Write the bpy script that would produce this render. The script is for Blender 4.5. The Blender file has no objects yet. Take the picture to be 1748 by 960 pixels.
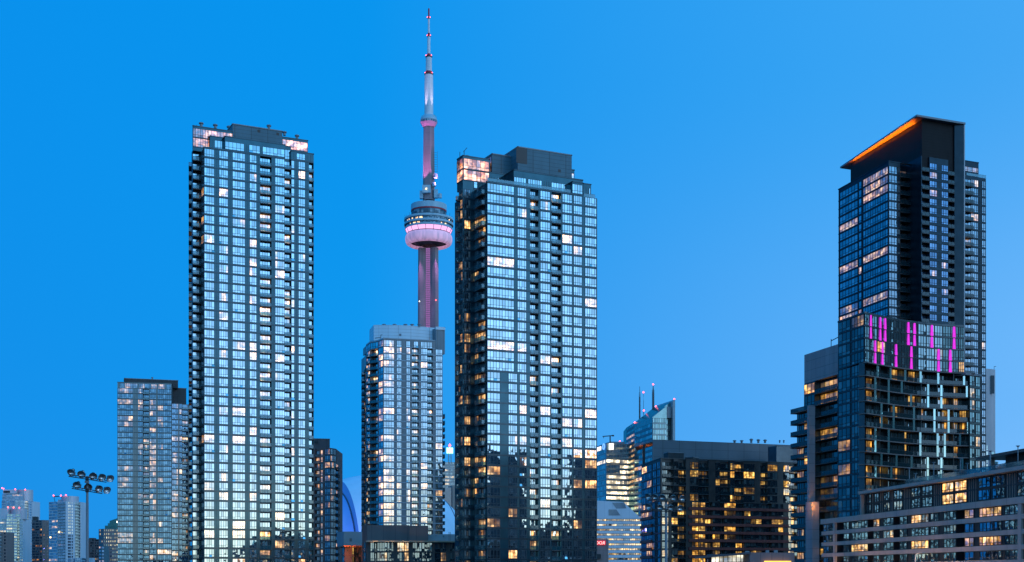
import bpy, math, random
from math import sin, cos, pi, radians, atan2, hypot, sqrt
from mathutils import Vector, Matrix

C = bpy.context.scene.collection
SC = bpy.context.scene
R = random.Random(7)

# ------------------------------------------------------------------ camera
F = 2270.0           # focal length in photograph pixels (photo 1748 wide)
HZ = 985.0           # horizon row: just under the frame (lens shifted up)
ZC = 8.0             # eye height
cam = bpy.data.cameras.new('camera'); camo = bpy.data.objects.new('camera', cam); C.objects.link(camo)
camo.location = (0, 0, ZC); camo.rotation_euler = (pi/2, 0, 0)
cam.sensor_fit = 'HORIZONTAL'; cam.sensor_width = 36; cam.lens = 36*F/1748
cam.shift_y = (HZ-480)/1748; cam.clip_start = 1; cam.clip_end = 30000
SC.camera = camo
SC.render.resolution_x = 1024; SC.render.resolution_y = 562
SC.view_settings.view_transform = 'Standard'; SC.view_settings.look = 'None'
SC.view_settings.exposure = 0; SC.view_settings.gamma = 1
cy = SC.cycles
cy.max_bounces = 6; cy.diffuse_bounces = 2; cy.glossy_bounces = 3; cy.transparent_max_bounces = 8
cy.caustics_reflective = False; cy.caustics_refractive = False; cy.use_denoising = True
cy.sample_clamp_indirect = 4

# ------------------------------------------------------------------ dusk sky
W = bpy.data.worlds.new('World'); SC.world = W; W.use_nodes = True
GLOW = (0.75, -0.66)          # compass direction of the after-glow (behind the viewer, to the right)
def build_sky():
    nt = W.node_tree; N = nt.nodes; L = nt.links; N.clear()
    out = N.new('ShaderNodeOutputWorld'); bg = N.new('ShaderNodeBackground')
    tc = N.new('ShaderNodeTexCoord'); sep = N.new('ShaderNodeSeparateXYZ'); L.new(tc.outputs['Generated'], sep.inputs[0])
    def m(op, a, b=None, clamp=False):
        n = N.new('ShaderNodeMath'); n.operation = op; n.use_clamp = clamp
        for i, q in enumerate((a, b)):
            if q is None: continue
            if isinstance(q, (int, float)): n.inputs[i].default_value = q
            else: L.new(q, n.inputs[i])
        return n.outputs[0]
    x, y, z = sep.outputs
    hl = m('SQRT', m('ADD', m('ADD', m('MULTIPLY', x, x), m('MULTIPLY', y, y)), 1e-4))
    a = m('DIVIDE', m('ADD', m('MULTIPLY', x, GLOW[0]), m('MULTIPLY', y, GLOW[1])), hl)
    t = m('MULTIPLY_ADD', a, 0.5); t.node.inputs[2].default_value = 0.5
    def ramp(fac, stops):
        r = N.new('ShaderNodeValToRGB'); L.new(fac, r.inputs[0]); e = r.color_ramp.elements
        while len(e) < len(stops): e.new(0.5)
        for q, (p, c) in zip(e, stops): q.position = p; q.color = (*[v/2.0 for v in c], 1)
        return r.outputs[0]
    # by angle from the glow, low in the sky / at about 9 deg / at about 20 deg / overhead
    low = ramp(t, [(0, (0, .26, .77)), (.045, (.0, .262, .78)), (.13, (.015, .31, .84)), (.27, (.15, .46, .95)), (.36, (.28, .57, 1.0)), (.70, (.55, .85, 1.1)), (.84, (.80, 1.12, 1.22)), (.94, (1.52, 1.62, 1.48)), (1, (1.62, 1.68, 1.48))])
    mid = ramp(t, [(0, (0, .265, .80)), (.045, (0, .268, .81)), (.13, (.0, .305, .85)), (.27, (.10, .42, .93)), (.36, (.17, .49, .96)), (.70, (.25, .65, 1.15)), (.84, (.36, .82, 1.25)), (.94, (.64, 1.16, 1.85)), (1, (.68, 1.20, 1.9))])
    up = ramp(t, [(0, (0, .27, .82)), (.045, (0, .275, .83)), (.13, (.0, .295, .85)), (.27, (.035, .36, .89)), (.36, (.06, .39, .91)), (.70, (.06, .48, 1.05)), (.84, (.08, .55, 1.15)), (.94, (.20, .84, 1.65)), (1, (.22, .88, 1.7))])
    top = ramp(t, [(0, (0, .22, .70)), (1, (.02, .34, .85))])
    def mix(f, A, B):
        n = N.new('ShaderNodeMix'); n.data_type = 'RGBA'; L.new(f, n.inputs[0]); L.new(A, n.inputs[6]); L.new(B, n.inputs[7]); return n.outputs[2]
    def sm(v, e0, e1):
        n = N.new('ShaderNodeMapRange'); n.interpolation_type = 'SMOOTHSTEP'; L.new(v, n.inputs[0])
        n.inputs[1].default_value = e0; n.inputs[2].default_value = e1; return n.outputs[0]
    c = mix(sm(z, .0, .13), low, mid); c = mix(sm(z, .13, .36), c, up); c = mix(sm(z, .4, .95), c, top)
    dark = N.new('ShaderNodeRGB'); dark.outputs[0].default_value = (.01, .012, .015, 1)
    c = mix(sm(z, 0.0, -.03), c, dark.outputs[0])
    sky = N.new('ShaderNodeTexSky'); sky.sky_type = 'NISHITA'; sky.sun_disc = False
    sky.sun_elevation = radians(24); sky.sun_rotation = atan2(GLOW[0], GLOW[1]); sky.ozone_density = 4
    ad = N.new('ShaderNodeMix'); ad.data_type = 'RGBA'; ad.blend_type = 'MIX'; ad.inputs[0].default_value = .0012
    L.new(c, ad.inputs[6]); L.new(sky.outputs[0], ad.inputs[7])
    L.new(ad.outputs[2], bg.inputs[0]); bg.inputs[1].default_value = 2.0; L.new(bg.outputs[0], out.inputs[0])
build_sky()
sl = bpy.data.lights.new('sun', 'SUN'); so = bpy.data.objects.new('sun', sl); C.objects.link(so)
sl.energy = 0.22; sl.angle = radians(10); sl.color = (.85, .92, 1)
_d = Vector((GLOW[0]*cos(radians(26)), GLOW[1]*cos(radians(26)), sin(radians(26))))
so.rotation_euler = _d.to_track_quat('Z', 'Y').to_euler()

# ------------------------------------------------------------------ mapping between photograph and place
def X(px, Y): return (px-874)*Y/F
def P(px, Y): return Vector((X(px, Y), Y))
def Z(py, Y): return ZC+(HZ-py)*Y/F

# ------------------------------------------------------------------ materials
def newmat(name):
    m = bpy.data.materials.new(name); m.use_nodes = True; m.node_tree.nodes.clear()
    nt = m.node_tree; o = nt.nodes.new('ShaderNodeOutputMaterial'); return m, nt.nodes, nt.links, o
def rgb(c): return (*c, 1)
def solid(name, col, rough=.6, var=.25, scale=.25, spec=.4, metal=0, streak=True, panel=None):
    """matt or satin surface with uneven wear; panel=(w,h) adds cladding joints"""
    m, N, L, o = newmat(name)
    p = N.new('ShaderNodeBsdfPrincipled'); L.new(p.outputs[0], o.inputs[0])
    p.inputs['Roughness'].default_value = rough; p.inputs['Specular IOR Level'].default_value = spec; p.inputs['Metallic'].default_value = metal
    tc = N.new('ShaderNodeTexCoord'); mp = N.new('ShaderNodeMapping'); mp.inputs[3].default_value = (1, 1, .3 if streak else 1)
    L.new(tc.outputs['Object'], mp.inputs[0])
    n = N.new('ShaderNodeTexNoise'); n.inputs['Scale'].default_value = scale; n.inputs['Detail'].default_value = 6; L.new(mp.outputs[0], n.inputs[0])
    r = N.new('ShaderNodeMapRange'); L.new(n.outputs[0], r.inputs[0]); r.inputs[1].default_value = .3; r.inputs[2].default_value = .7
    r.inputs[3].default_value = 1-var; r.inputs[4].default_value = 1+var*.6
    fac = r.outputs[0]
    if panel:
        sep = N.new('ShaderNodeSeparateXYZ'); L.new(tc.outputs['Object'], sep.inputs[0])
        for k, (src, w) in enumerate((('xy', panel[0]), ('z', panel[1]))):
            if not w: continue
            if src == 'xy':
                a = N.new('ShaderNodeMath'); a.operation = 'SUBTRACT'; L.new(sep.outputs[0], a.inputs[0]); L.new(sep.outputs[1], a.inputs[1]); v = a.outputs[0]
            else: v = sep.outputs[2]
            d = N.new('ShaderNodeMath'); d.operation = 'DIVIDE'; L.new(v, d.inputs[0]); d.inputs[1].default_value = w
            fr = N.new('ShaderNodeMath'); fr.operation = 'FRACT'; L.new(d.outputs[0], fr.inputs[0])
            g = N.new('ShaderNodeMath'); g.operation = 'GREATER_THAN'; L.new(fr.outputs[0], g.inputs[0]); g.inputs[1].default_value = .1/w
            mr = N.new('ShaderNodeMapRange'); L.new(g.outputs[0], mr.inputs[0]); mr.inputs[3].default_value = .55; mr.inputs[4].default_value = 1
            mu = N.new('ShaderNodeMath'); mu.operation = 'MULTIPLY'; L.new(fac, mu.inputs[0]); L.new(mr.outputs[0], mu.inputs[1]); fac = mu.outputs[0]
    mx = N.new('ShaderNodeMix'); mx.data_type = 'RGBA'; mx.blend_type = 'MULTIPLY'; mx.inputs[0].default_value = 1; mx.inputs[6].default_value = rgb(col)
    cmb = N.new('ShaderNodeCombineColor'); [L.new(fac, cmb.inputs[i]) for i in range(3)]
    L.new(cmb.outputs[0], mx.inputs[7]); L.new(mx.outputs[2], p.inputs['Base Color'])
    return m
def spandrel(name, col, refl=.16, rough=.12, tint=(.7, .9, 1)):
    """opaque back-painted glass or satin metal between the windows: a dark body under a weak mirror"""
    m, N, L, o = newmat(name)
    d = N.new('ShaderNodeBsdfDiffuse'); g = N.new('ShaderNodeBsdfGlossy'); mx = N.new('ShaderNodeMixShader')
    g.inputs['Roughness'].default_value = rough; g.inputs[0].default_value = rgb(tint)
    tc = N.new('ShaderNodeTexCoord'); n = N.new('ShaderNodeTexNoise'); n.inputs['Scale'].default_value = .35; n.inputs['Detail'].default_value = 5
    L.new(tc.outputs['Object'], n.inputs[0])
    cr = N.new('ShaderNodeValToRGB'); cr.color_ramp.elements[0].position = .3; cr.color_ramp.elements[1].position = .7
    cr.color_ramp.elements[0].color = rgb([v*.75 for v in col]); cr.color_ramp.elements[1].color = rgb([v*1.2 for v in col])
    L.new(n.outputs[0], cr.inputs[0]); L.new(cr.outputs[0], d.inputs[0])
    mr = N.new('ShaderNodeMapRange'); L.new(n.outputs[0], mr.inputs[0]); mr.inputs[3].default_value = refl*.7; mr.inputs[4].default_value = refl*1.3
    L.new(mr.outputs[0], mx.inputs[0]); L.new(d.outputs[0], mx.inputs[1]); L.new(g.outputs[0], mx.inputs[2]); L.new(mx.outputs[0], o.inputs[0])
    return m
def glass(name, tint=(.8, .93, 1), refl=.5, inner=(.02, .03, .04), curtain=(.25, .27, .27), warm=((1, .36, .07), (1, .66, .30)), gain=1.0, wob=.016, pat=.55):
    """window panes: mirror of the sky over a dim room, each pane a little out of true; face attribute 'lit' switches the room lamp on"""
    m, N, L, o = newmat(name)
    def M(op, a, b=0.0, c=None):
        n = N.new('ShaderNodeMath'); n.operation = op
        for i, q in enumerate((a, b, c)):
            if q is None: continue
            if isinstance(q, (int, float)): n.inputs[i].default_value = q
            else: L.new(q, n.inputs[i])
        return n.outputs[0]
    ar = N.new('ShaderNodeAttribute'); ar.attribute_name = 'rnd'; al = N.new('ShaderNodeAttribute'); al.attribute_name = 'lit'
    oi = N.new('ShaderNodeObjectInfo')
    wn = N.new('ShaderNodeTexWhiteNoise'); wn.noise_dimensions = '1D'
    L.new(M('MULTIPLY_ADD', oi.outputs['Random'], 7.31, ar.outputs['Fac']), wn.inputs['W'])
    geo = N.new('ShaderNodeNewGeometry')
    def V(op, a, b):
        n = N.new('ShaderNodeVectorMath'); n.operation = op
        for i, q in enumerate((a, b)):
            if isinstance(q, tuple): n.inputs[i].default_value = q
            elif op == 'SCALE' and i == 1:
                if isinstance(q, (int, float)): n.inputs['Scale'].default_value = q
                else: L.new(q, n.inputs['Scale'])
            else: L.new(q, n.inputs[i])
        return n.outputs[0]
    t1 = V('SCALE', V('SUBTRACT', wn.outputs['Color'], (.5, .5, .5)), wob)
    nz = N.new('ShaderNodeTexNoise'); nz.inputs['Scale'].default_value = .8; nz.inputs['Detail'].default_value = 1; L.new(geo.outputs['Position'], nz.inputs[0])
    t2 = V('SCALE', V('SUBTRACT', nz.outputs['Color'], (.5, .5, .5)), wob*1.6)
    nn = V('NORMALIZE', V('ADD', V('ADD', geo.outputs['Normal'], t1), t2), (0, 0, 0))
    g = N.new('ShaderNodeBsdfGlossy'); g.inputs['Roughness'].default_value = .02; g.inputs[0].default_value = rgb(tint); L.new(nn, g.inputs['Normal'])
    # room behind the pane: dark, or a drawn curtain on some panes
    d = N.new('ShaderNodeBsdfDiffuse')
    cr = N.new('ShaderNodeValToRGB'); e = cr.color_ramp.elements; e[0].position = .55; e[0].color = rgb(inner); e[1].position = .92; e[1].color = rgb(curtain)
    L.new(wn.outputs['Value'], cr.inputs[0]); L.new(cr.outputs[0], d.inputs[0])
    lw = N.new('ShaderNodeLayerWeight'); lw.inputs[0].default_value = .35
    fac = M('ADD', M('MULTIPLY', M('MULTIPLY_ADD', wn.outputs['Value'], .50, .74), refl), M('MULTIPLY', M('POWER', lw.outputs['Facing'], 3), .35))
    mx = N.new('ShaderNodeMixShader'); L.new(fac, mx.inputs[0]); L.new(d.outputs[0], mx.inputs[1]); L.new(g.outputs[0], mx.inputs[2])
    # lamp-lit room: bright lamps, walls and furniture as uneven patches
    mp = N.new('ShaderNodeMapping'); mp.inputs[3].default_value = (pat, pat, pat*1.3); L.new(geo.outputs['Position'], mp.inputs[0])
    n2 = N.new('ShaderNodeTexNoise'); n2.inputs['Scale'].default_value = 1.0; n2.inputs['Detail'].default_value = 3; L.new(mp.outputs[0], n2.inputs[0])
    r2 = N.new('ShaderNodeMapRange'); r2.interpolation_type = 'SMOOTHSTEP'; L.new(n2.outputs[0], r2.inputs[0])
    r2.inputs[1].default_value = .38; r2.inputs[2].default_value = .72; r2.inputs[3].default_value = .22; r2.inputs[4].default_value = 1.9
    wc = N.new('ShaderNodeMix'); wc.data_type = 'RGBA'; L.new(M('MULTIPLY_ADD', n2.outputs[0], .9, M('MULTIPLY_ADD', ar.outputs['Fac'], .6, -.25)), wc.inputs[0])
    wc.inputs[6].default_value = rgb(warm[0]); wc.inputs[7].default_value = rgb(warm[1])
    em = N.new('ShaderNodeEmission'); L.new(wc.outputs[2], em.inputs[0]); L.new(M('MULTIPLY', M('MULTIPLY', al.outputs['Fac'], r2.outputs[0]), gain), em.inputs[1])
    ad = N.new('ShaderNodeAddShader'); L.new(mx.outputs[0], ad.inputs[0]); L.new(em.outputs[0], ad.inputs[1]); L.new(ad.outputs[0], o.inputs[0])
    return m
def railglass(name, col, opac=.5, refl=.22):
    m, N, L, o = newmat(name)
    t = N.new('ShaderNodeBsdfTransparent'); t.inputs[0].default_value = rgb([min(1, .35+c*1.5) for c in col])
    d = N.new('ShaderNodeBsdfDiffuse'); d.inputs[0].default_value = rgb(col); g = N.new('ShaderNodeBsdfGlossy'); g.inputs['Roughness'].default_value = .05; g.inputs[0].default_value = (.8, .95, 1, 1)
    a = N.new('ShaderNodeMixShader'); a.inputs[0].default_value = opac; L.new(t.outputs[0], a.inputs[1]); L.new(d.outputs[0], a.inputs[2])
    b = N.new('ShaderNodeMixShader'); b.inputs[0].default_value = refl; L.new(a.outputs[0], b.inputs[1]); L.new(g.outputs[0], b.inputs[2]); L.new(b.outputs[0], o.inputs[0])
    return m
def lamp(name, col, s):
    m, N, L, o = newmat(name); e = N.new('ShaderNodeEmission'); e.inputs[0].default_value = rgb(col); e.inputs[1].default_value = s
    n = N.new('ShaderNodeTexNoise'); n.inputs['Scale'].default_value = 2; r = N.new('ShaderNodeMapRange'); r.inputs[3].default_value = s*.75; r.inputs[4].default_value = s*1.25
    tc = N.new('ShaderNodeTexCoord'); L.new(tc.outputs['Object'], n.inputs[0]); L.new(n.outputs[0], r.inputs[0]); L.new(r.outputs[0], e.inputs[1]); L.new(e.outputs[0], o.inputs[0]); return m

MT = dict(
    frame=solid('window_frame_grey', (.06, .08, .095), .5, .15, spec=.3),
    frame_dark=solid('window_frame_black', (.018, .02, .025), .5, .15, spec=.3),
    frame_pale=solid('window_frame_silver', (.36, .38, .42), .4, .15),
    slab=solid('balcony_concrete', (.09, .085, .085), .8, .3),
    slab_pale=solid('pale_concrete', (.26, .25, .27), .8, .25),
    rail=railglass('balcony_glass', (.05, .20, .24), .24, .10),
    rail_pale=railglass('clear_balcony_glass', (.10, .24, .27), .30, .14),
    rail_dark=railglass('smoked_balcony_glass', (.02, .05, .06), .45, .06),
    metal=solid('dark_metal', (.03, .035, .04), .45, .2),
    metal_grey=solid('galvanised_metal', (.22, .24, .27), .45, .2),
    steel=solid('bright_steel', (.5, .52, .55), .25, .2, metal=.8),
    roof=solid('roof_gravel', (.07, .07, .075), .9, .3, streak=False),
    red=lamp('red_beacon', (1, .10, .12), 6), white=lamp('white_lamp', (1, .97, .9), 3), warm=lamp('warm_lamp', (1, .62, .25), 5),
)

# ------------------------------------------------------------------ mesh builder
class MB:
    def __init__(s): s.v = []; s.f = []; s.m = []; s.r = []; s.l = []; s.smooth = False
    def face(s, pts, m=0, r=.5, l=0.0):
        i = len(s.v); s.v += [tuple(p) for p in pts]; s.f.append(tuple(range(i, i+len(pts)))); s.m.append(m); s.r.append(r); s.l.append(l)
    def box(s, x0, x1, y0, y1, z0, z1, m=0, skip=''):
        a = [(x0, y0, z0), (x1, y0, z0), (x1, y1, z0), (x0, y1, z0), (x0, y0, z1), (x1, y0, z1), (x1, y1, z1), (x0, y1, z1)]
        i = len(s.v); s.v += a
        for k, q in (('f', (0, 1, 5, 4)), ('r', (1, 2, 6, 5)), ('b', (2, 3, 7, 6)), ('l', (3, 0, 4, 7)), ('d', (3, 2, 1, 0)), ('t', (4, 5, 6, 7))):
            if k in skip: continue
            s.f.append(tuple(i+j for j in q)); s.m.append(m); s.r.append(.5); s.l.append(0.0)
    def prism(s, poly, z0, z1, m=0, mc=None, ztop=None, bottom=True):
        """upright prism over a counter-clockwise plan; ztop(x,y) gives a sloping top"""
        n = len(poly); i = len(s.v); zt = ztop or (lambda x, y: z1)
        s.v += [(p[0], p[1], z0) for p in poly]+[(p[0], p[1], zt(p[0], p[1])) for p in poly]
        for k in range(n):
            j = (k+1) % n; s.f.append((i+k, i+j, i+n+j, i+n+k)); s.m.append(m); s.r.append(.5); s.l.append(0.0)
        s.f.append(tuple(i+n+k for k in range(n))); s.m.append(m if mc is None else mc); s.r.append(.5); s.l.append(0.0)
        if bottom: s.f.append(tuple(i+n-1-k for k in range(n))); s.m.append(m); s.r.append(.5); s.l.append(0.0)
    def tube(s, p, q, r0, r1=None, k=8, m=0, cap=True):
        p = Vector(p); q = Vector(q); r1 = r0 if r1 is None else r1
        d = (q-p).normalized(); a = d.orthogonal().normalized(); b = d.cross(a); i = len(s.v)
        for c, rr in ((p, r0), (q, r1)):
            s.v += [tuple(c+(a*cos(2*pi*j/k)+b*sin(2*pi*j/k))*rr) for j in range(k)]
        for j in range(k):
            s.f.append((i+j, i+(j+1) % k, i+k+(j+1) % k, i+k+j)); s.m.append(m); s.r.append(.5); s.l.append(0.0)
        if cap:
            s.f.append(tuple(i+k-1-j for j in range(k))); s.f.append(tuple(i+k+j for j in range(k))); s.m += [m, m]; s.r += [.5, .5]; s.l += [0.0, 0.0]
    def lathe(s, prof, c=(0, 0), k=64, m=0, mats=None):
        i = len(s.v); n = len(prof)
        for (r, z) in prof: s.v += [(c[0]+r*cos(2*pi*j/k), c[1]+r*sin(2*pi*j/k), z) for j in range(k)]
        for a in range(n-1):
            for j in range(k):
                s.f.append((i+a*k+j, i+a*k+(j+1) % k, i+(a+1)*k+(j+1) % k, i+(a+1)*k+j)); s.m.append(mats[a] if mats else m); s.r.append((j*.618) % 1); s.l.append(0.0)
    def add(s, o, loc, ang=0):
        i = len(s.v); c, n = cos(ang), sin(ang)
        s.v += [(loc[0]+x*c-y*n, loc[1]+x*n+y*c, loc[2]+z) for x, y, z in o.v]
        s.f += [tuple(j+i for j in f) for f in o.f]; s.m += o.m; s.r += o.r; s.l += o.l
    def mesh(s, name, mats, org=(0, 0, 0)):
        me = bpy.data.meshes.new(name)
        me.from_pydata([(x-org[0], y-org[1], z-org[2]) for x, y, z in s.v], [], s.f)
        for m in mats: me.materials.append(m)
        me.polygons.foreach_set('material_index', s.m)
        if s.smooth: me.polygons.foreach_set('use_smooth', [True]*len(s.f))
        for nm, dat in (('rnd', s.r), ('lit', s.l)):
            a = me.attributes.new(nm, 'FLOAT', 'FACE'); a.data.foreach_set('value', dat)
        me.update(); return me
def link(name, me, parent=None, loc=(0, 0, 0), rot=0.0):
    o = bpy.data.objects.new(name, me); C.objects.link(o)
    o.parent = parent; o.location = loc; o.rotation_euler = (0, 0, rot); return o
def ang(A, B): return atan2(B[1]-A[1], B[0]-A[0])
def quad_plan(A, B, depth, inset=0.0):
    """rectangle plan: front edge A-B, running back by depth"""
    A = Vector(A[:2]); B = Vector(B[:2]); u = (B-A).normalized(); w = Vector((-u.y, u.x))
    A = A+w*inset; B = B+w*inset
    return [A, B, B+w*depth, A+w*depth]

# ------------------------------------------------------------------ a thing
def thing(name, label, cat, loc, group=None):
    o = bpy.data.objects.new(name, None); C.objects.link(o); o.location = loc; o.empty_display_size = 2
    o['label'] = label; o['category'] = cat
    if group: o['group'] = group
    return o

class Building:
    def __init__(s, name, label, base, cat='building', glass=None, frame='frame', wall=None, band=None, rail='rail', slab='slab',
                 sill=.42, head=.06, proud=.1, bar=.11, lit=.12, glow=(.35, 1.2), transom=.3, group=None, seed=1, partial=.35, vents=.0):
        s.base = Vector((base[0], base[1], 0)); s.root = thing(name, label, cat, s.base, group)
        s.glass, s.frame, s.wallm, s.band, s.rail, s.slab = glass, MT[frame], wall, band or wall, MT[rail], MT[slab]
        s.sill, s.head, s.proud, s.bar, s.lit, s.glow, s.transom, s.partial, s.ventp = sill, head, proud, bar, lit, glow, transom, partial, vents
        s.extra = []; s.ls = 1.0; s.wall = MB(); s.wins = []; s.balcs = []; s.cache = {}; s.glasses = [glass]; s.R = random.Random(seed)
    # -- pieces
    def window(s, w, h, n, kind, k, gl=0):
        key = ('w', round(w, 2), round(h, 2), n, kind, k, gl)
        if key in s.cache: return key
        R_ = s.R; mb = MB(); b = s.bar; tr = h*s.transom
        zs = [0, tr, h] if s.transom > 0 else [0, h]
        n = max(1, n); e = w/n
        on = {'d': 0, 'l': 1, 'p': 1, 'b': 1, 'v': 0}[kind]
        a0 = R_.randrange(n); a1 = min(n, a0+max(1, int(n*R_.uniform(.3, .7))))
        base = R_.uniform(*s.glow)
        vt = R_.randrange(n)
        for i in range(n):
            for j in range(len(zs)-1):
                l = 0.0
                if on and (kind != 'p' or a0 <= i < a1): l = base*R_.uniform(.55, 1.25)
                if kind == 'p' and l == 0: l = base*.12
                y = -.04
                if kind == 'v' and i == vt and j == 0 and len(zs) > 2:      # a hopper tilted open: mirrors the sky higher up
                    mb.face([(i*e, -.26, zs[j]), ((i+1)*e, -.26, zs[j]), ((i+1)*e, y, zs[j+1]), (i*e, y, zs[j+1])], 0, R_.random(), 0)
                    continue
                mb.face([(i*e, y, zs[j]), ((i+1)*e, y, zs[j]), ((i+1)*e, y, zs[j+1]), (i*e, y, zs[j+1])], 0, R_.random(), l)
        for i in range(n+1):
            x = min(max(i*e, b/2), w-b/2); mb.box(x-b/2, x+b/2, -.11, 0, 0, h, 1, 'b')
        for z in zs:
            z = min(max(z, b/2), h-b/2); mb.box(0, w, -.09, 0, z-b/2, z+b/2, 1, 'b')
        s.cache[key] = mb; return key
    def balcony(s, w, dep, kind):
        key = ('b', round(w, 2), round(dep, 2), kind)
        if key in s.cache: return key
        sb = MB(); rb = MB()
        if kind == 'r': sb.box(.02, w-.02, -.14, dep-.02, -.22, .02); y0 = -.08
        else: sb.box(0, w, -dep, -.03, -.22, .02); y0 = -dep+.06
        n = max(1, int(round(w/1.3)))
        rb.box(.03, w-.03, y0, y0+.03, .08, 1.08, 0)
        rb.box(.0, w, y0-.03, y0+.06, 1.08, 1.15, 1)
        for i in range(n+1):
            x = .05+(w-.1)*i/n; rb.box(x-.035, x+.035, y0-.02, y0, .02, 1.08, 1)
        if kind == 'p':
            for x in (.03, w-.06):
                rb.box(x, x+.03, y0+.04, -.06, .08, 1.08, 0); rb.box(x-.03, x+.06, y0+.06, -.06, 1.08, 1.15, 1)
        if s.R.random() < .5: pass
        s.cache[key] = (sb, rb); return key
    # -- a facade; cols = (kind, end px or fraction, panes); kinds w window, s solid, r recessed balcony, p projecting balcony, n nothing
    def face(s, A, B, cols, ztop, n, fh, dep=1.5, lit=None, alt=None, band=True, seam=True, bandh=None, only=None, bmat=1, gl=0):
        A = Vector(A[:2]); B = Vector(B[:2]); d = B-A; Ln = d.length; u = d/Ln; nn = Vector((u.y, -u.x)); th = atan2(u.y, u.x)
        lit = s.lit if lit is None else lit
        bh = s.sill if bandh is None else bandh
        def tpx(q):
            if q <= 1.0: return q*Ln
            k = (q-874)/F
            return max(0, min(Ln, (k*A.y-A.x)/(u.x-k*u.y)))
        def spans(cl):
            t0 = 0.0; o = []
            for c in cl:
                t1 = tpx(c[1]); o.append((c[0], t0, t1, c[2] if len(c) > 2 else 1, c[3] if len(c) > 3 else None)); t0 = t1
            return o
        base = spans(cols); path = [A.copy()]
        for k, t0, t1, pn, ex in base:
            if k in 'ro' and t1-t0 > .3:
                path += [A+u*t0, A+u*t0-nn*dep, A+u*t1-nn*dep, A+u*t1]
            else: path.append(A+u*t1)
        for i in range(n):
            zf = ztop-(i+1)*fh
            sp = base if not alt or i < alt[0] else spans(alt[1])
            run = None; runs = []
            for k, t0, t1, pn, ex in sp:
                if k == 'r': run = None
                else:
                    if run is None: run = [t0, t1]; runs.append(run)
                    else: run[1] = t1
                if t1-t0 < .2: continue
                w = t1-t0
                if k in 'wrpo':
                    if k == 'w': z0 = zf+bh; h = fh-bh-s.head; off = 0.0
                    else: z0 = zf+.06; h = fh-.36; off = -dep if k in 'ro' else 0.0
                    w_ = w-(.06 if k not in 'ro' else .3)
                    kd = 'd'; q = s.R.random(); pl = lit if ex is None else ex
                    if callable(pl): pl = pl(i)
                    if q < pl*s.ls: kd = 'p' if s.R.random() < s.partial else 'l'
                    elif k == 'w' and s.R.random() < s.ventp: kd = 'v'
                    key = s.window(w_, h, pn, kd, s.R.randrange(4 if kd in 'lp' else 3), gl)
                    o = A+u*(t0+(w-w_)/2)+nn*(off+.0)
                    s.wins.append((w_*h/(A.y*A.y), key, (o.x, o.y, z0), th))
                if k in 'rp':
                    if k == 'r': key = s.balcony(w, dep, 'r'); o = A+u*t0
                    else: key = s.balcony(w-.06, dep, 'p'); o = A+u*(t0+.03)
                    s.balcs.append((w/(A.y*A.y), key, (o.x, o.y, zf), th))
            if band and bh > 0:
                for r0, r1 in runs:
                    mb = MB(); mb.box(r0, r1, -s.proud, -.002, 0.0, bh-.04, bmat); s.wall.add(mb, (A.x, A.y, zf), th)
        if seam:
            for k, t0, t1, pn, ex in base:
                if k == 's' and t1-t0 > .9:
                    for q in range(1, int((t1-t0)/.9)+1):
                        x = t0+(t1-t0)*q/(int((t1-t0)/.9)+1)
                        mb = MB(); mb.box(x-.04, x+.04, -.06, 0, ztop-n*fh, ztop-.1, 1, 'b'); s.wall.add(mb, (A.x, A.y, 0), th)
        return path
    def body(s, path, z0, z1, m=0, mc=2): 
        q = []
        for p in path:
            if not q or (Vector(p)-q[-1]).length > 1e-4: q.append(Vector(p[:2]))
        if (q[0]-q[-1]).length < 1e-4: q.pop()
        s.wall.prism(q, z0, z1, m, mc); return q
    def coping(s, A, B, z, h=.35, over=.15, th_=.5):
        mb = MB(); A = Vector(A[:2]); B = Vector(B[:2]); mb.box(-over, (B-A).length+over, -over, th_, 0, h, 1); s.wall.add(mb, (A.x, A.y, z), ang(A, B))
    def part(s, name, mb, mats, label=None, parent=None):
        o = link(name, mb.mesh(name, mats, s.base), parent or s.root)
        if parent is not None: o.parent = parent
        if label: o['label'] = label
        return o
    def roofbox(s, plan, z0, z1, mat, name='roof_plant_room', label=None, cap=True):
        mb = MB(); mb.prism(plan, z0, z1, 0, 0)
        if cap:
            n = len(plan)
            for i in range(n):
                A, B = Vector(plan[i][:2]), Vector(plan[(i+1) % n][:2]); t = MB(); t.box(-.12, (B-A).length+.12, -.12, .2, 0, .3, 1); mb.add(t, (A.x, A.y, z1-.27), ang(A, B))
        return s.part(name, mb, [mat, MT['metal_grey']], label)
    def vent(s, x, y, z, r=.55, h=1.3):
        mb = MB(); mb.lathe([(r*.6, z), (r*.6, z+h*.6), (r, z+h*.62), (r, z+h*.85), (r*.4, z+h), (0.01, z+h)], (x, y), 12); s.part('roof_vent', mb, [MT['metal_grey']])
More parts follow.
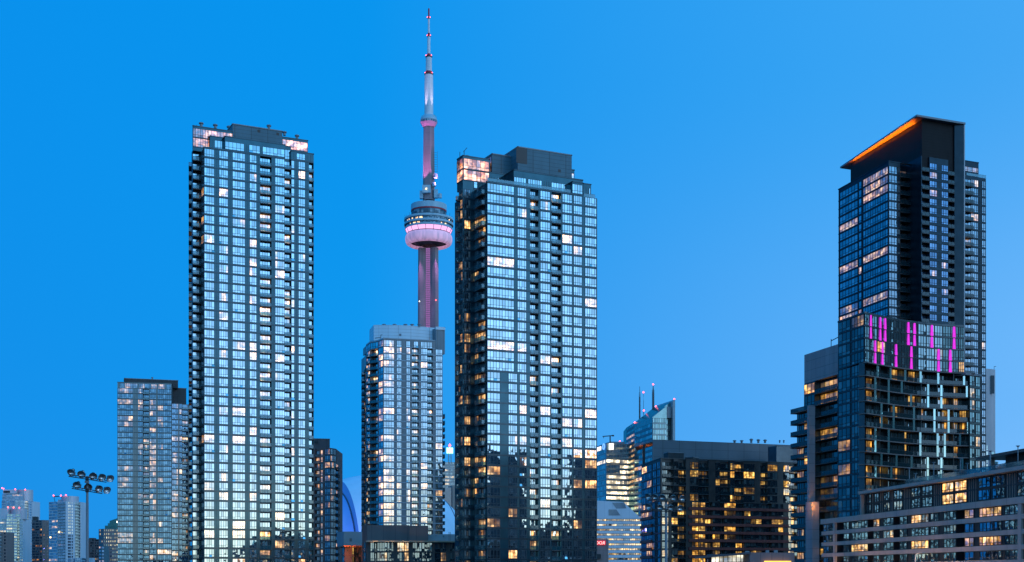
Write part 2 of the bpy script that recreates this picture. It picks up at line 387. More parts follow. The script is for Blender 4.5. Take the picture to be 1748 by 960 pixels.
    def finish(s, nwin=100, nbal=100):
        s.part('wall', s.wall, [s.wallm, s.band, MT['roof']]+s.extra)
        def seen(loc):
            px = 874+F*loc[0]/loc[1]; py = HZ-F*(loc[2]+1.4-ZC)/loc[1]
            return 0 < px < 1748 and py < 962
        for lst, nm, cap_ in ((s.wins, 'window', nwin), (s.balcs, 'balcony', nbal)):
            lst.sort(key=lambda t: (0 if seen(t[2]) else 1, -t[0]))
            rest = MB(); meshes = {}
            for i, (_, key, loc, th) in enumerate(lst):
                if i < cap_:
                    p = (loc[0]-s.base.x, loc[1]-s.base.y, loc[2])
                    if nm == 'window':
                        if key not in meshes: meshes[key] = s.cache[key].mesh('window', [s.glasses[key[6]], s.frame])
                        link('window', meshes[key], s.root, p, th)
                    else:
                        if key not in meshes:
                            sb, rb = s.cache[key]; meshes[key] = (sb.mesh('balcony', [s.slab]), rb.mesh('railing', [s.rail, s.frame]))
                        o = link('balcony', meshes[key][0], s.root, p, th); link('railing', meshes[key][1], o)
                elif nm == 'window':
                    k0 = len(rest.m); rest.add(s.cache[key], loc, th)
                    if key[6]: rest.m[k0:] = [key[6]+1 if q == 0 else q for q in rest.m[k0:]]
                else:
                    sb, rb = s.cache[key]; t = MB(); t.add(sb, (0, 0, 0)); t.m = [2]*len(t.f); t.add(rb, (0, 0, 0)); rest.add(t, loc, th)
            if rest.v:
                if nm == 'window': o = s.part('window', rest, [s.glass, s.frame]+s.glasses[1:])
                else: o = s.part('balcony', rest, [s.rail, s.frame, s.slab])
                o['kind'] = 'stuff'

# ------------------------------------------------------------------ ground and streets
def structure(name, mb, mat):
    o = link(name, mb.mesh(name, [mat])); o['kind'] = 'structure'; return o
g = MB(); g.face([(-9000, -6000, 0), (9000, -6000, 0), (9000, 16000, 0), (-9000, 16000, 0)])
structure('ground', g, solid('ground_asphalt', (.05, .05, .052), .9, .35, .02, streak=False))
g = MB(); g.box(-600, 600, 120, 140, .004, .12)
structure('pavement', g, solid('pavement_concrete', (.22, .21, .2), .85, .25, .3, streak=False))
g = MB(); g.face([(-600, 60, .004), (600, 60, .004), (600, 119.9, .004), (-600, 119.9, .004)])
structure('road', g, solid('road_asphalt', (.045, .045, .05), .85, .3, .1, streak=False))
#==BUILDINGS==
# ================================================================== twin blue glass towers, left one
def lights_top(p_top, p): return lambda i: p_top if i < 3 else p
g_blue = glass('blue_tower_glass', (.72, .93, 1), .68, pat=.5, wob=.011, gain=1.3)
sp_blue = spandrel('teal_spandrel_glass', (.012, .046, .064), .10, .12, (.45, .86, 1))
g_shade = glass('shaded_side_glass', (.30, .48, .62), .28, pat=.5, warm=((1, .36, .06), (1, .62, .25)))  # darker copy of the tower glass, shade of the side faces put into its tint
sp_band = spandrel('dark_floor_band', (.022, .038, .05), .07)
clad_box = solid('grey_roof_cladding', (.07, .165, .215), .55, .15, .4, panel=(2.4, 1.1))

FH = 2.87
def rays(A, B, px):
    A = Vector(A[:2]); B = Vector(B[:2]); u = B-A; k = (px-874)/F
    return A+u*((k*A.y-A.x)/(u.x-k*u.y))

A = P(348.5, 400); B = P(535.5, 414.8); u = (B-A).normalized(); w = Vector((-u.y, u.x))
T1 = Building('apartment_tower', 'tallest blue glass apartment tower, left of the concrete observation tower, grey box on its roof', (A.x+12, A.y+14), 'tower',
              g_blue, 'frame', sp_blue, sp_band, lit=.17, seed=3, vents=.10, glow=(.4, 1.7), bar=.085)
cols = [('w', 366, 4), ('s', 373.8), ('w', 389.4, 4), ('s', 396.7), ('w', 418.6, 5), ('s', 425.9), ('w', 438.1, 3), ('s', 444.1), ('r', 463.6, 4, .34), ('s', 469.4),
        ('w', 485.8, 4, .2), ('r', 497, 2, .2), ('w', 502.7, 1), ('s', 509.2), ('w', 521, 3, .04), ('s', 527.5), ('r', 535.4, 1, .05)]
zt = Z(253, 400)
zt = Z(253, A.y)
f = T1.face(A, B, cols, zt, 46, FH, dep=1.1)
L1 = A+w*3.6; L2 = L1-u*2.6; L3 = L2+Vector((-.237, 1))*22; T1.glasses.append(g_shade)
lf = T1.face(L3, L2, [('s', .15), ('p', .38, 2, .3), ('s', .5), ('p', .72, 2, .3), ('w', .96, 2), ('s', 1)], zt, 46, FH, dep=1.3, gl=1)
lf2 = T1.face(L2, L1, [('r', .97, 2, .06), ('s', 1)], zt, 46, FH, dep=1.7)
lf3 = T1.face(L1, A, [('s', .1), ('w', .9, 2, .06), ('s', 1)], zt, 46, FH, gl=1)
rf = T1.face(B, B+w*25, [('s', .3), ('w', .6, 4), ('s', .7), ('r', .9, 3), ('s', 1)], zt, 46, FH)
T1.body(f+rf+[L3]+lf+lf2+lf3, 0, zt)
T1.coping(A, rays(A, B, 383), zt, .5)
# stepped roof storeys
def upper(b, plan, z0, z1, cols, lit=.05, gl=0, fh=None, name=None, parapet=.9, bandh=.5, mat=0, dep=1.0, leftcols=None):
    b.body(plan, z0-.02, z1, mat)
    h = z1-z0-parapet
    b.face(plan[0], plan[1], cols, z0+h, 1 if not fh else max(1, int(h/fh)), fh or h, lit=lit, bandh=bandh, dep=dep, gl=gl)
    if leftcols: b.face(plan[3], plan[0], leftcols, z0+h, 1 if not fh else max(1, int(h/fh)), fh or h, lit=lit, bandh=bandh, gl=gl)
    for i in range(len(plan)): b.coping(plan[i], plan[(i+1) % len(plan)], z1-.02, .3, .1, .3)
pB = quad_plan(rays(A, B, 384), rays(A, B, 487), 9, .0)
zB = Z(233.5, pB[0].y)
upper(T1, pB, zt, zB, [('w', 417, 5), ('s', 425), ('w', 444, 3), ('s', 448), ('w', 486, 6)], lit=.02, bandh=.6, parapet=1.3)
pL = quad_plan(rays(A+w*2, B+w*2, 358.5), rays(A+w*2, B+w*2, 384.5), 3, 0)
upper(T1, pL, zt, Z(231.5, 402), [('s', 366), ('w', 382, 3), ('s', 384)], lit=0)
pC = quad_plan(rays(A, B, 497), B, 10, .0)
zC = Z(264, B.y)
upper(T1, pC, zt, zC, [('s', 506), ('w', 521, 3), ('s', 535)], lit=0, bandh=.5, parapet=.3)
pD = quad_plan(rays(A+w*1.2, B+w*1.2, 484), rays(A+w*1.2, B+w*1.2, 497), 8)
upper(T1, pD, zt, zt+4.4, [('w', 496, 2)], lit=0)
# glazed penthouse along the back, lamps on inside
gp = glass('penthouse_glass', (.7, .85, 1), .26, pat=.6, warm=((1, .30, .16), (1, .62, .46)), gain=1.15); T1.glasses.append(gp)
pp = [L2, L2+u*15, L2+u*15+w*16, L2+Vector((-.237, 1))*16]; zp = Z(215.5, L2.y)
upper(T1, pp, zt, zp, [('w', 355, 6), ('w', 397, 8)], lit=lambda i: [1, 1, .2][i], fh=2.9, bandh=.15, parapet=.5, gl=2, leftcols=[('w', 1, 5)])
pq = quad_plan(rays(A+w*6, B+w*6, 470), rays(A+w*6, B+w*6, 525.5), 14); zq = Z(233, pq[0].y)
upper(T1, pq, zt, zq, [('w', 525, 9)], lit=1, gl=2, fh=3.4, bandh=.5, parapet=.5)
pm = quad_plan(rays(A+w*3.2, B+w*3.2, 397), rays(A+w*3.2, B+w*3.2, 482), 11)
T1.roofbox(pm, zB-1, Z(211, pm[0].y), clad_box)
for px, py in ((442, 224), (474, 229), (440, 248)):
    c = rays(A+w*3.2, B+w*3.2, px); q = MB(); q.box(-.4, .4, -.06, .05, -.4, .4); hb = MB(); hb.add(q, (c.x, c.y, Z(py, c.y)), ang(A, B)); T1.part('louvre', hb, [MT['metal']])
for px, py, Y in ((343.5, 215, 410), (367.5, 218, 412), (391, 221, 414), (459, 219, 425), (485.5, 230, 428), (507, 236, 430)):
    T1.vent(X(px, Y), Y, Z(py, Y)-.3, .75, 1.4)
m = MB(); c = P(336, 407); zz = zp
m.tube((c.x, c.y, zz-.2), (c.x, c.y, zz+2), .07); m.tube((c.x-.3, c.y, zz+1.7), (c.x+.8, c.y, zz+1.2), .06); T1.part('antenna', m, [MT['metal']])
T1.finish()

# ================================================================== right twin
A = P(831.5, 364); B = P(1018.8, 379.2); u = (B-A).normalized(); w = Vector((-u.y, u.x))
T2 = Building('apartment_tower', 'blue glass apartment tower just right of the concrete observation tower, lower third mirroring dark blocks', (A.x+16, A.y+14), 'tower',
              g_blue, 'frame', sp_blue, sp_band, lit=.12, seed=11, vents=.07, glow=(.4, 1.7), bar=.085)
up_cols = [('w', 877.7, 9), ('s', 882.9), ('w', 898.8, 4), ('s', 905), ('r', 919.4, 3, .15), ('s', 922), ('w', 939.2, 4, .13), ('s', 941.5), ('r', 957.9, 3, .15), ('s', 959.5),
           ('w', 976.7, 4, .2), ('s', 978.8), ('w', 993.6, 4), ('s', 998.3), ('w', 1018.3, 5, .12), ('s', 1018.8)]
lo_cols = [('w', 853.8, 4), ('s', 867.5), ('w', 883, 4), ('s', 886.6), ('w', 899, 3), ('s', 905)]+up_cols[4:]
zt = Z(312, A.y)
f = T2.face(A, B, up_cols, zt, 39, FH, alt=(18, lo_cols), seam=False, dep=1.2)
L1 = A+w*8; L2 = L1-u*3.7; L3 = L2+w*2.6
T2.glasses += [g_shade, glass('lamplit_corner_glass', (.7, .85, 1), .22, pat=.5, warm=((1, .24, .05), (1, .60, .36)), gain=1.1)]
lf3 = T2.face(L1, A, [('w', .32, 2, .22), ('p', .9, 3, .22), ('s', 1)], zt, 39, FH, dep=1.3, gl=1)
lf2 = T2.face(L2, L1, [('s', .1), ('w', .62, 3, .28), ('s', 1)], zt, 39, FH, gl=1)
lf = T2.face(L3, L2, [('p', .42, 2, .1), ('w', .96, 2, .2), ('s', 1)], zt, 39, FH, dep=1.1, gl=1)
rf = T2.face(B, B+w*22, [('w', .3, 4), ('s', .4), ('r', .6, 3), ('w', .9, 4), ('s', 1)], zt, 39, FH)
T2.body(f+rf+[A+w*22, A+w*10.6]+lf+lf2+lf3, 0, zt)
T2.coping(A, rays(A, B, 976.7), zt, .5)
def raw(px, d): return rays(A+w*d, B+w*d, px)
pB = quad_plan(raw(877, 2.2), raw(995, 2.2), 12); zB = Z(291, pB[0].y)
upper(T2, pB, zt, zB, [('w', 898, 5), ('s', 901), ('w', 925, 6), ('s', 941), ('w', 975, 8), ('s', 977), ('w', 994.5, 4)], lit=.03, bandh=.5, parapet=1.7)
pL = quad_plan(raw(808.5, 8), raw(872, 8), 8); zL = Z(291, pL[0].y)
upper(T2, pL, zt, zL, [('w', 815, 1), ('s', 849), ('w', 853, 1), ('s', 872)], lit=0, bandh=.6, parapet=1.0, leftcols=[('w', 1, 3)])
pM = quad_plan(raw(976.7, -.02), raw(995.5, -.02), 3); zM = zt+3.6
upper(T2, pM, zt, zM, [('w', 994.5, 4)], lit=0, bandh=.5, parapet=.4)
pR = quad_plan(raw(996, 5), raw(1009, 5), 8)
upper(T2, pR, zt, Z(316, 384), [('s', 1005), ('w', 1008, 1)], lit=0)
# lamp-lit glass top on the rear left
pp = quad_plan(L2, L2+u*8.2, 4.0); zp = Z(266.5, L2.y)
upper(T2, pp, zt, zp, [('s', .02), ('w', .98, 6)], lit=lambda i: [1, 1, .8, 1, 0][i], gl=2, fh=3.15, bandh=.25, parapet=.5, leftcols=[('w', 1, 2)])
rb_ = quad_plan(raw(840, 8.5), raw(873, 8.5), 7); zq2 = Z(262, rb_[0].y); T2.roofbox(rb_, zt, zq2, clad_box, label='lower grey roof box at the left')
T2.face(rb_[3], rb_[0], [('w', .97, 5)], zq2-.6, 1, 4.6, lit=1, bandh=.2, gl=2)
pm = quad_plan(raw(884, 4), raw(976, 4), 12)
T2.roofbox(pm, zB-1, Z(250, pm[0].y), clad_box)
lv = MB(); c = raw(891, 4); q = MB(); q.box(-1.8, 1.6, -.06, .02, -2.2, 2.2); lv.add(q, (c.x, c.y, Z(266, c.y)), ang(A, B))
c = raw(955, 4); q = MB(); q.box(-.4, .4, -.06, .02, -.4, .4); lv.add(q, (c.x, c.y, Z(292, c.y)), ang(A, B)); T2.part('louvre', lv, [MT['metal']])
bx = quad_plan(raw(968, 18), raw(980.5, 18), 4); upper(T2, bx, zt, Z(289.5, bx[0].y), [('s', .3), ('w', .95, 2)], lit=1, fh=4)
for px, z_, Y in ((797, zp, 374), (838, zq2, 380.5), (857.5, zq2, 381)): T2.vent(X(px, Y), Y, z_-.1, .8, 1.7)
# terrace railings round the roof steps
def rail_run(b, p, q, z, mat, h=1.1, name='railing', step=1.4):
    p = Vector(p[:2]); q = Vector(q[:2]); Ln = (q-p).length; mb = MB(); t = MB()
    t.box(0, Ln, -.02, .02, .06, h-.06, 0); t.box(0, Ln, -.04, .04, h-.06, h, 1)
    for i in range(int(Ln/step)+1): t.box(i*step-.03, i*step+.03, .02, .06, 0, h-.06, 1)
    mb.add(t, (p.x, p.y, z), ang(p, q)); b.part(name, mb, [mat, MT['frame']])
rail_run(T2, A+u*.4+w*.4, raw(976, .4), zt+.45, MT['rail_pale'])
rail_run(T2, raw(997, .4), B+w*.4-u*.3, zt, MT['rail_pale'])
m = MB(); c = P(785, 373); zz = zp
m.tube((c.x, c.y, zz-.2), (c.x, c.y, zz+2.2), .09); m.tube((c.x+1.2, c.y, zz-.2), (c.x+1.2, c.y, zz+2.6), .09); m.tube((c.x+1.0, c.y, zz+2.2), (c.x+2.0, c.y, zz+3.4), .08); T2.part('antenna', m, [MT['metal']])
T2.finish()

# ================================================================== silver tower with the curved roof drum
A = P(654.5, 562); B = P(755.5, 569); u = (B-A).normalized(); w = Vector((-u.y, u.x))
g_sil = glass('silver_tower_glass', (.72, .91, 1), .50, pat=.45, warm=((1, .40, .10), (1, .70, .36)))
sil = solid('silver_cladding', (.21, .235, .26), .42, .15, .4, spec=.5)
silband = solid('silver_floor_band', (.40, .47, .54), .4, .12)
drumM = solid('pale_curved_cladding', (.62, .76, .86), .4, .1, .2, panel=(4, 1.4))
T3 = Building('apartment_tower', 'silver apartment tower with pale curved roof drum, standing in front of the concrete observation tower', (A.x+12, A.y+14), 'tower',
              g_sil, 'frame', sil, silband, rail='rail', lit=.25, seed=21, glow=(.45, 1.8), vents=.04, sill=.38, partial=.5)
T3.ls = 1.4; cols = [('w', 673, 4, .3), ('s', 676.9), ('w', 685.6, 3, .12), ('s', 693.4), ('w', 700.3, 2, .2), ('s', 703.3), ('r', 714.7, 3, .4), ('s', 718.2), ('w', 729.6, 3, .22), ('r', 738.8, 2, .08), ('s', 743.4), ('w', 755.3, 3, .08)]
zt = Z(592, A.y); n3 = 34
f = T3.face(A, B, cols, zt, n3, FH, seam=False)
D1 = P(646, 566.5); D2 = P(632, 570); D3 = P(625, 578); D4 = P(622, 588)
f1 = T3.face(D1, A, [('s', .08), ('w', .95, 2, .25), ('s', 1)], zt, n3, FH)
f2 = T3.face(D2, D1, [('r', .9, 3, .2), ('s', 1)], zt, n3, FH, dep=1.8)
f3 = T3.face(D3, D2, [('s', .15), ('w', .5, 1, .3), ('p', .95, 2, .3), ('s', 1)], zt, n3, FH, dep=1.0)
f4 = T3.face(D4, D3, [('p', .5, 3, .25), ('s', .6), ('w', .9, 2, .25), ('s', 1)], zt-FH*2, n3-2, FH, dep=1.4)
E1 = B+Vector((.9, 2)); 
r1 = T3.face(B, E1+w*6, [('s', .05), ('p', .5, 2, .1), ('s', .55), ('p', .95, 2, .1), ('s', 1)], zt-9*FH, n3-9, FH, dep=1.1)
T3.body(f+r1+[B+w*24, D4+w*8]+f4+f3+f2+f1, 0, zt)
# top storey under the swept parapet, rising to the corner
zc1 = Z(577.8, A.y)
upper(T3, quad_plan(A, rays(A, B, 743.5), 14, .0), zt, zc1, [('w', 673, 4), ('s', 677), ('w', 685.6, 3), ('s', 693), ('w', 700.3, 2), ('s', 706), ('w', 714, 2), ('s', 718), ('w', 729, 3), ('w', 738, 2), ('s', 1)], lit=.25, bandh=.2, parapet=.6)
pl = [D3, D2, D1, A, A+w*10, D3+w*8]
T3.body(pl, zt-.02, zc1-.35)
for i in range(3):
    T3.coping(pl[i], pl[i+1], zc1-.4, .6, .1, .4)
    T3.face(pl[i], pl[i+1], [('w', .98, 3)], zc1-.6, 1, zc1-zt-.7, lit=.5, bandh=.2)
# roof drum: a long curved screen
dr = MB(); c0 = P(638, 573); c1 = P(744, 580); mid = (c0+c1)/2; uu = (c1-c0).normalized(); ww = Vector((-uu.y, uu.x)); Ld = (c1-c0).length
front = [c0+uu*(Ld*k/24)-ww*(2.6*sin(pi*k/24)) for k in range(25)]
dr.prism([*front, c1+ww*12, c0+ww*12], zc1-3, Z(553.5, 571), 0, 0)
T3.part('roof_drum', dr, [drumM])
dr = MB(); dr.prism(quad_plan(P(744.2, 576), P(759.5, 578), 12), zt-.5, Z(561, 577), 0, 0); c = quad_plan(P(744.2, 575.8), P(760, 577.6), .6); dr.prism(c, Z(563.5, 577), Z(558.5, 577), 1, 1)
T3.part('roof_plant_room', dr, [solid('grey_panel', (.20, .25, .29), .5, .15, .3, panel=(1.2, 0)), drumM])
for px, py in ((655.5, 551.5), (673.5, 550), (692, 550.5), (703.5, 551), (715.5, 552)): T3.vent(X(px, 576), 576, Z(553.5, 571)-.1, .9, 1.1)
dv = MB(); c = P(684, 570.9); q = MB(); q.box(-.5, .5, -.1, .1, -.5, .5); dv.add(q, (c.x, 568.2, Z(572, 568.2)), 0.1); T3.part('louvre', dv, [MT['metal_grey']])
m = MB(); c = P(650, 567); m.tube((c.x, c.y, zc1), (c.x, c.y, zc1+2.4), .1); m.tube((c.x-2.5, c.y, zc1+1), (c.x, c.y, zc1+1.3), .12); m.tube((c.x, c.y, zc1+2.3), (c.x+.7, c.y, zc1+2.4), .1); T3.part('antenna', m, [MT['metal']])
T3.finish()

# ================================================================== lower glass tower at the left
A = P(200.5, 686); B = P(293, 691); u = (B-A).normalized(); w = Vector((-u.y, u.x))
g_t4 = glass('teal_tower_glass', (.36, .66, .92), .36, pat=.45, warm=((1, .42, .12), (1, .72, .40)))
T4 = Building('apartment_tower', 'shorter blue glass apartment tower beside the left floodlight mast, top storey brightly lit', (A.x+14, A.y+12), 'tower',
              g_t4, 'frame', spandrel('bluegrey_spandrel', (.06, .085, .10), .13), sp_band, lit=.2, seed=31, vents=.06, partial=.5)
T4.ls = 1.35; zt = Z(662.5, A.y); n4 = 33
top = lambda p: (lambda i: p)
cols = [('w', 227, 7, .22), ('s', 235.5), ('w', 244, 3, .14), ('r', 254.4, 3, .10), ('s', 255.5), ('w', 266.4, 4, .5), ('s', 269), ('w', 278.5, 3, .2), ('w', 292.9, 4, .05), ('s', 293)]
f = T4.face(A, B, cols, zt, n4, FH)
C1 = P(293.2, 699); C2 = P(323, 702)
f2 = T4.face(C1, C2, [('w', 304, 4, .3), ('s', 306), ('w', 311, 2, .1), ('r', 321.5, 3, .12), ('s', 1)], zt-FH*2.2, n4-2, FH)
lf = T4.face(A+w*18, A, [('w', .4, 5), ('s', .5), ('w', .97, 6), ('s', 1)], zt, n4, FH)
T4.body(f+f2+[C2+w*14, A+w*24, A+w*18]+lf, 0, zt-FH*2.2); T4.body(f+[B+w*16, A+w*18]+lf, zt-FH*2.2-.01, zt)
pt = quad_plan(A, B, 14); zT = Z(653, A.y)
upper(T4, pt, zt, zT, [('s', 204), ('w', 213, 3, .1), ('w', 235, 7, 1), ('s', 237), ('w', 247, 3, 1), ('w', 258, 3, .0), ('w', 268, 3, 1), ('s', 270), ('w', 281, 4, 1), ('s', 284), ('w', 292, 3, 0)], lit=.4, bandh=.1, parapet=.3)
dk = solid('dark_roof_cladding', (.05, .055, .06), .6, .2, .4, panel=(2, 1.2))
T4.roofbox(quad_plan(P(212, 692), P(304, 700), 10), zT-1, Z(645.5, 692), dk); T4.roofbox(quad_plan(P(294, 702), P(318, 704), 8), zt-FH*3, Z(662, 702), dk)
T4.vent(X(260, 697), 697, Z(645.5, 692), .6, 1.2)
T4.finish()
# ================================================================== concrete observation tower
cx, cyy = X(732, 1300), 1300.0
OT = thing('observation_tower', 'very tall concrete observation tower with pink lit round pod and white antenna mast', 'tower', (cx, cyy, 0))
def opart(name, mb, mats, parent=None, label=None):
    o = link(name, mb.mesh(name, mats, (cx, cyy, 0)), parent or OT)
    if label: o['label'] = label
    return o
conc = solid('weathered_concrete', (.31, .245, .265), .85, .28, .12, panel=(0, 7))
white = solid('white_mast_cladding', (.80, .80, .86), .5, .1, .2, panel=(0, 5.5))
redp = solid('red_paint', (.45, .03, .05), .5, .2)
podw = solid('pod_white_metal', (.38, .56, .66), .45, .12, .2)
podg = glass('pod_glass', (.5, .7, .85), .16, pat=.35, warm=((1, .45, .1), (1, .8, .4)))
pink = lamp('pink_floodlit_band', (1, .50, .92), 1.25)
ledm = lamp('purple_elevator_lights', (.58, .26, .74), .5)
def zf(py, r=0): return ZC+(HZ-py)*(1300-r)/F
# shaft: hexagonal core with three tapering legs, lower part
sh = MB(); a0 = -pi/2-.12
z0, z1 = 0.0, zf(425)
def ysec(z):
    t = z/335.0; core = 7.2+2.2*(1-t)**2; leg = 10.2+1.2*(1-t)+16*max(0, (1-t)-.45)**2; wd = 2.9+.6*(1-t)
    pts = []
    for k in range(3):
        a = a0+pi/3+k*2*pi/3; d = Vector((cos(a), sin(a))); t_ = Vector((-d.y, d.x))
        b0 = a-pi/3
        v = Vector((cos(b0), sin(b0)))*core*.62; v2 = Vector((cos(b0+.55), sin(b0+.55)))*core*.98
        pts += [v+Vector((-v.y, v.x)).normalized()*(-core*.35), v+Vector((-v.y, v.x)).normalized()*(core*.35)]
        pts += [d*leg*.66-t_*wd, d*leg-t_*wd*.8, d*leg+t_*wd*.8, d*leg*.66+t_*wd]
    return [(cx+p.x, cyy+p.y, z) for p in pts]
NZ = 26; rings = [ysec(z1*i/NZ) for i in range(NZ+1)]; nv = len(rings[0])
for i in range(NZ):
    for j in range(nv):
        sh.face([rings[i][j], rings[i][(j+1) % nv], rings[i+1][(j+1) % nv], rings[i+1][j]])
shaft = opart('shaft', sh, [conc])
el = MB(); a = a0; d = Vector((cos(a), sin(a))); t_ = Vector((-d.y, d.x))
zl = 60.0
while zl < zf(426):
    core = 7.2+2.2*(1-zl/335)**2; p = Vector((cx, cyy))+d*(core*.62+.12)
    m = MB(); m.box(-2.0, -.15, -.1, .1, 0, 1.6); m.box(.15, 2.0, -.1, .1, 0, 1.6); el.add(m, (p.x, p.y, zl), atan2(t_.y, t_.x)); zl += 2.1
opart('elevator_light_strip', el, [ledm], shaft)
for px, py, c in ((716, 519, 'white'), (744, 517, 'red')):
    b = MB(); p = P(px, 1288); b.lathe([(.01, zf(py)-.7), (.7, zf(py)), (.01, zf(py)+.7)], p, 8); opart('warning_light', b, [MT[c]], shaft)
# pod
def lz(prof, name, mats, idx=None, k=72, parent=None, smooth=False):
    m = MB(); m.lathe([(r, zf(py, r)) for r, py in prof], (cx, cyy), k, mats=idx); m.smooth = smooth; return opart(name, m, mats, parent)
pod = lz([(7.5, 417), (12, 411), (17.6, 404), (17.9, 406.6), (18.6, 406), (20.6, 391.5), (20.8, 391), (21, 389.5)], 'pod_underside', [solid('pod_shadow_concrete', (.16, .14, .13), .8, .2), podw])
rb = MB()
for k in range(24):
    a = 2*pi*k/24; rb.tube((cx+8*cos(a), cyy+8*sin(a), zf(418)), (cx+17.5*cos(a), cyy+17.5*sin(a), zf(405, 17)), .35, k=4)
opart('strut', rb, [MT['metal_grey']], pod)
prof = []
for k in range(17):
    a = -pi*.62+pi*1.12*k/16; prof.append((20.2+2.6*cos(a) if cos(a) > -.4 else 19.2, 399.8-7.8*sin(a)))
tm = MB(); zc_, = (zf(399.6, 22),)
tm.lathe([(18.2, zc_-5.6), (19.6, zc_-5.9)]+[(19.9+3.1*cos(a), zc_+5.4*sin(a)) for a in [(-.5+i/14)*pi*.98 for i in range(15)]]+[(19.5, zc_+5.5)], (cx, cyy), 96); tm.smooth = True
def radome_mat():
    m, N, L, o = newmat('pink_lit_radome'); d = N.new('ShaderNodeBsdfDiffuse'); d.inputs[0].default_value = (.6, .52, .62, 1); e = N.new('ShaderNodeEmission'); e.inputs[0].default_value = (1, .52, .86, 1)  # weak surface glow stands in for pink lamps shining on the ring
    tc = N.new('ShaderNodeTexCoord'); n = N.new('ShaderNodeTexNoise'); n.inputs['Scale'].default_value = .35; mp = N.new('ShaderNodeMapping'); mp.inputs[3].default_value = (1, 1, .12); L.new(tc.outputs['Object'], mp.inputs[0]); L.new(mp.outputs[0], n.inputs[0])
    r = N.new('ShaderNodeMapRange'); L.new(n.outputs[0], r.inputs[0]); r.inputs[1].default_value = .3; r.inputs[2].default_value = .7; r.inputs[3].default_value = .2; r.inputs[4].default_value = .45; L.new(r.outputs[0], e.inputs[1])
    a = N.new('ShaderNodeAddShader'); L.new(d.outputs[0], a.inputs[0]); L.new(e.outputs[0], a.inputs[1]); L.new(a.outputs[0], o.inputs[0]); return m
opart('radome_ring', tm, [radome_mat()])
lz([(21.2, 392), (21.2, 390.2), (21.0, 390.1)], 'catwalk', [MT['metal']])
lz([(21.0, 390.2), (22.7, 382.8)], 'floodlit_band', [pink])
fr = MB()
for k in range(18):
    a = 2*pi*k/18+.1; fr.tube((cx+21.3*cos(a), cyy+21.3*sin(a), zf(390.3, 21)), (cx+22.95*cos(a), cyy+22.95*sin(a), zf(382.6, 22.9)), .3, k=4)
opart('fin', fr, [MT['metal']])
def winring(r, p0, p1, litp, name='window_band', k=96):
    m = MB(); za, zb = zf(p0, r), zf(p1, r); q = random.Random(5)
    for j in range(k):
        a, b = 2*pi*j/k, 2*pi*(j+1)/k
        for (ya, yb, l) in ((0, .55, q.uniform(.6, 3) if q.random() < litp else 0), (.55, 1, 0)):
            m.face([(cx+r*cos(a), cyy+r*sin(a), za+(zb-za)*ya), (cx+r*cos(b), cyy+r*sin(b), za+(zb-za)*ya), (cx+r*cos(b), cyy+r*sin(b), za+(zb-za)*yb), (cx+r*cos(a), cyy+r*sin(a), za+(zb-za)*yb)], 0, q.random(), l)
    o = opart(name, m, [podg]); f = MB()
    for j in range(0, k, 3):
        a = 2*pi*j/k; f.tube((cx+(r+.1)*cos(a), cyy+(r+.1)*sin(a), za), (cx+(r+.1)*cos(a), cyy+(r+.1)*sin(a), zb), .14, k=4)
    opart('mullion', f, [MT['frame']], o)
def rim(r, p0, p1, mat=podw, name='pod_rim'): lz([(r-1.2, p0+.1), (r, p0), (r+.15, (p0+p1)/2), (r, p1), (r-1.2, p1-.1)], name, [mat])
rim(23.2, 382.6, 379.2); winring(22.9, 379.4, 375.3, .3); rim(24.0, 375.4, 371.6); winring(23.3, 371.8, 366.8, .22); rim(24.0, 367, 363.2)
lz([(23.6, 363.4), (17.2, 361.8)], 'pod_roof', [MT['roof']])
winring(16.9, 362.6, 354, 0, k=48); lz([(16.9, 354.6), (17.35, 354.3), (17.35, 352), (17, 351.9)], 'red_rim', [redp])
lz([(17.2, 352.3), (17.5, 352), (17.5, 342.5), (17.2, 342.2), (.1, 342)], 'pod_cap', [podw])
an = MB()
for k in range(26):
    a = 2*pi*k/26; rr = 23.2; h = 1.5+2.5*((k*7) % 5)/5; an.tube((cx+rr*cos(a), cyy+rr*sin(a), zf(363.5, rr)), (cx+(rr+.6)*cos(a), cyy+(rr+.6)*sin(a), zf(363.5, rr)+h), .14, k=4)
opart('aerial', an, [MT['metal']])
# hexagonal upper shaft
us = MB(); ah = radians(-60-14)
def hexs(r): return [Vector((cx+r*cos(ah+k*pi/3), cyy+r*sin(ah+k*pi/3))) for k in range(6)]
lo, hi = hexs(6.1), hexs(5.4); za, zb = zf(343), zf(216)
for k in range(6):
    p, q, r_, s_ = lo[k], lo[(k+1) % 6], hi[(k+1) % 6], hi[k]; us.face([(*p, za), (*q, za), (*r_, zb), (*s_, zb)])
ush = opart('upper_shaft', us, [conc])
eq = MB()
for px, py0, py1, wd, yy in ((729, 320, 333, 14, -8.2), (720, 328, 341, 6, -5), (744.5, 326, 340, 6.5, -5.5)):
    x0 = X(px-wd/2, 1300); x1 = X(px+wd/2, 1300); eq.box(x0, x1, cyy+yy, cyy+yy+5, zf(py1), zf(py0))
opart('equipment_cabin', eq, [podw])
lt = MB(); p = P(727.5, 1291); lt.lathe([(.01, zf(327)-.8), (.8, zf(327)), (.01, zf(327)+.8)], p, 8); opart('floodlight', lt, [MT['warm']])
for px, py in ((744, 303.5), (741, 318), (751, 337.5)):
    q = MB(); c = P(px, 1294); q.lathe([(.01, zf(py)-2.6), (1.9, zf(py)-2.2), (1.9, zf(py)+1.6), (1.4, zf(py)+2.2), (.01, zf(py)+2.4)], c, 14); opart('dish_drum', q, [podw])
ld = MB()
for k in range(9):
    z = zf(294)+k*(zf(262)-zf(294))/8; ld.tube((cx+5, cyy-2, z), (cx+8.5, cyy-2, z), .12, k=4); ld.tube((cx+8.5, cyy-2, z-1), (cx+8.5, cyy-2, z+1.6), .12, k=4)
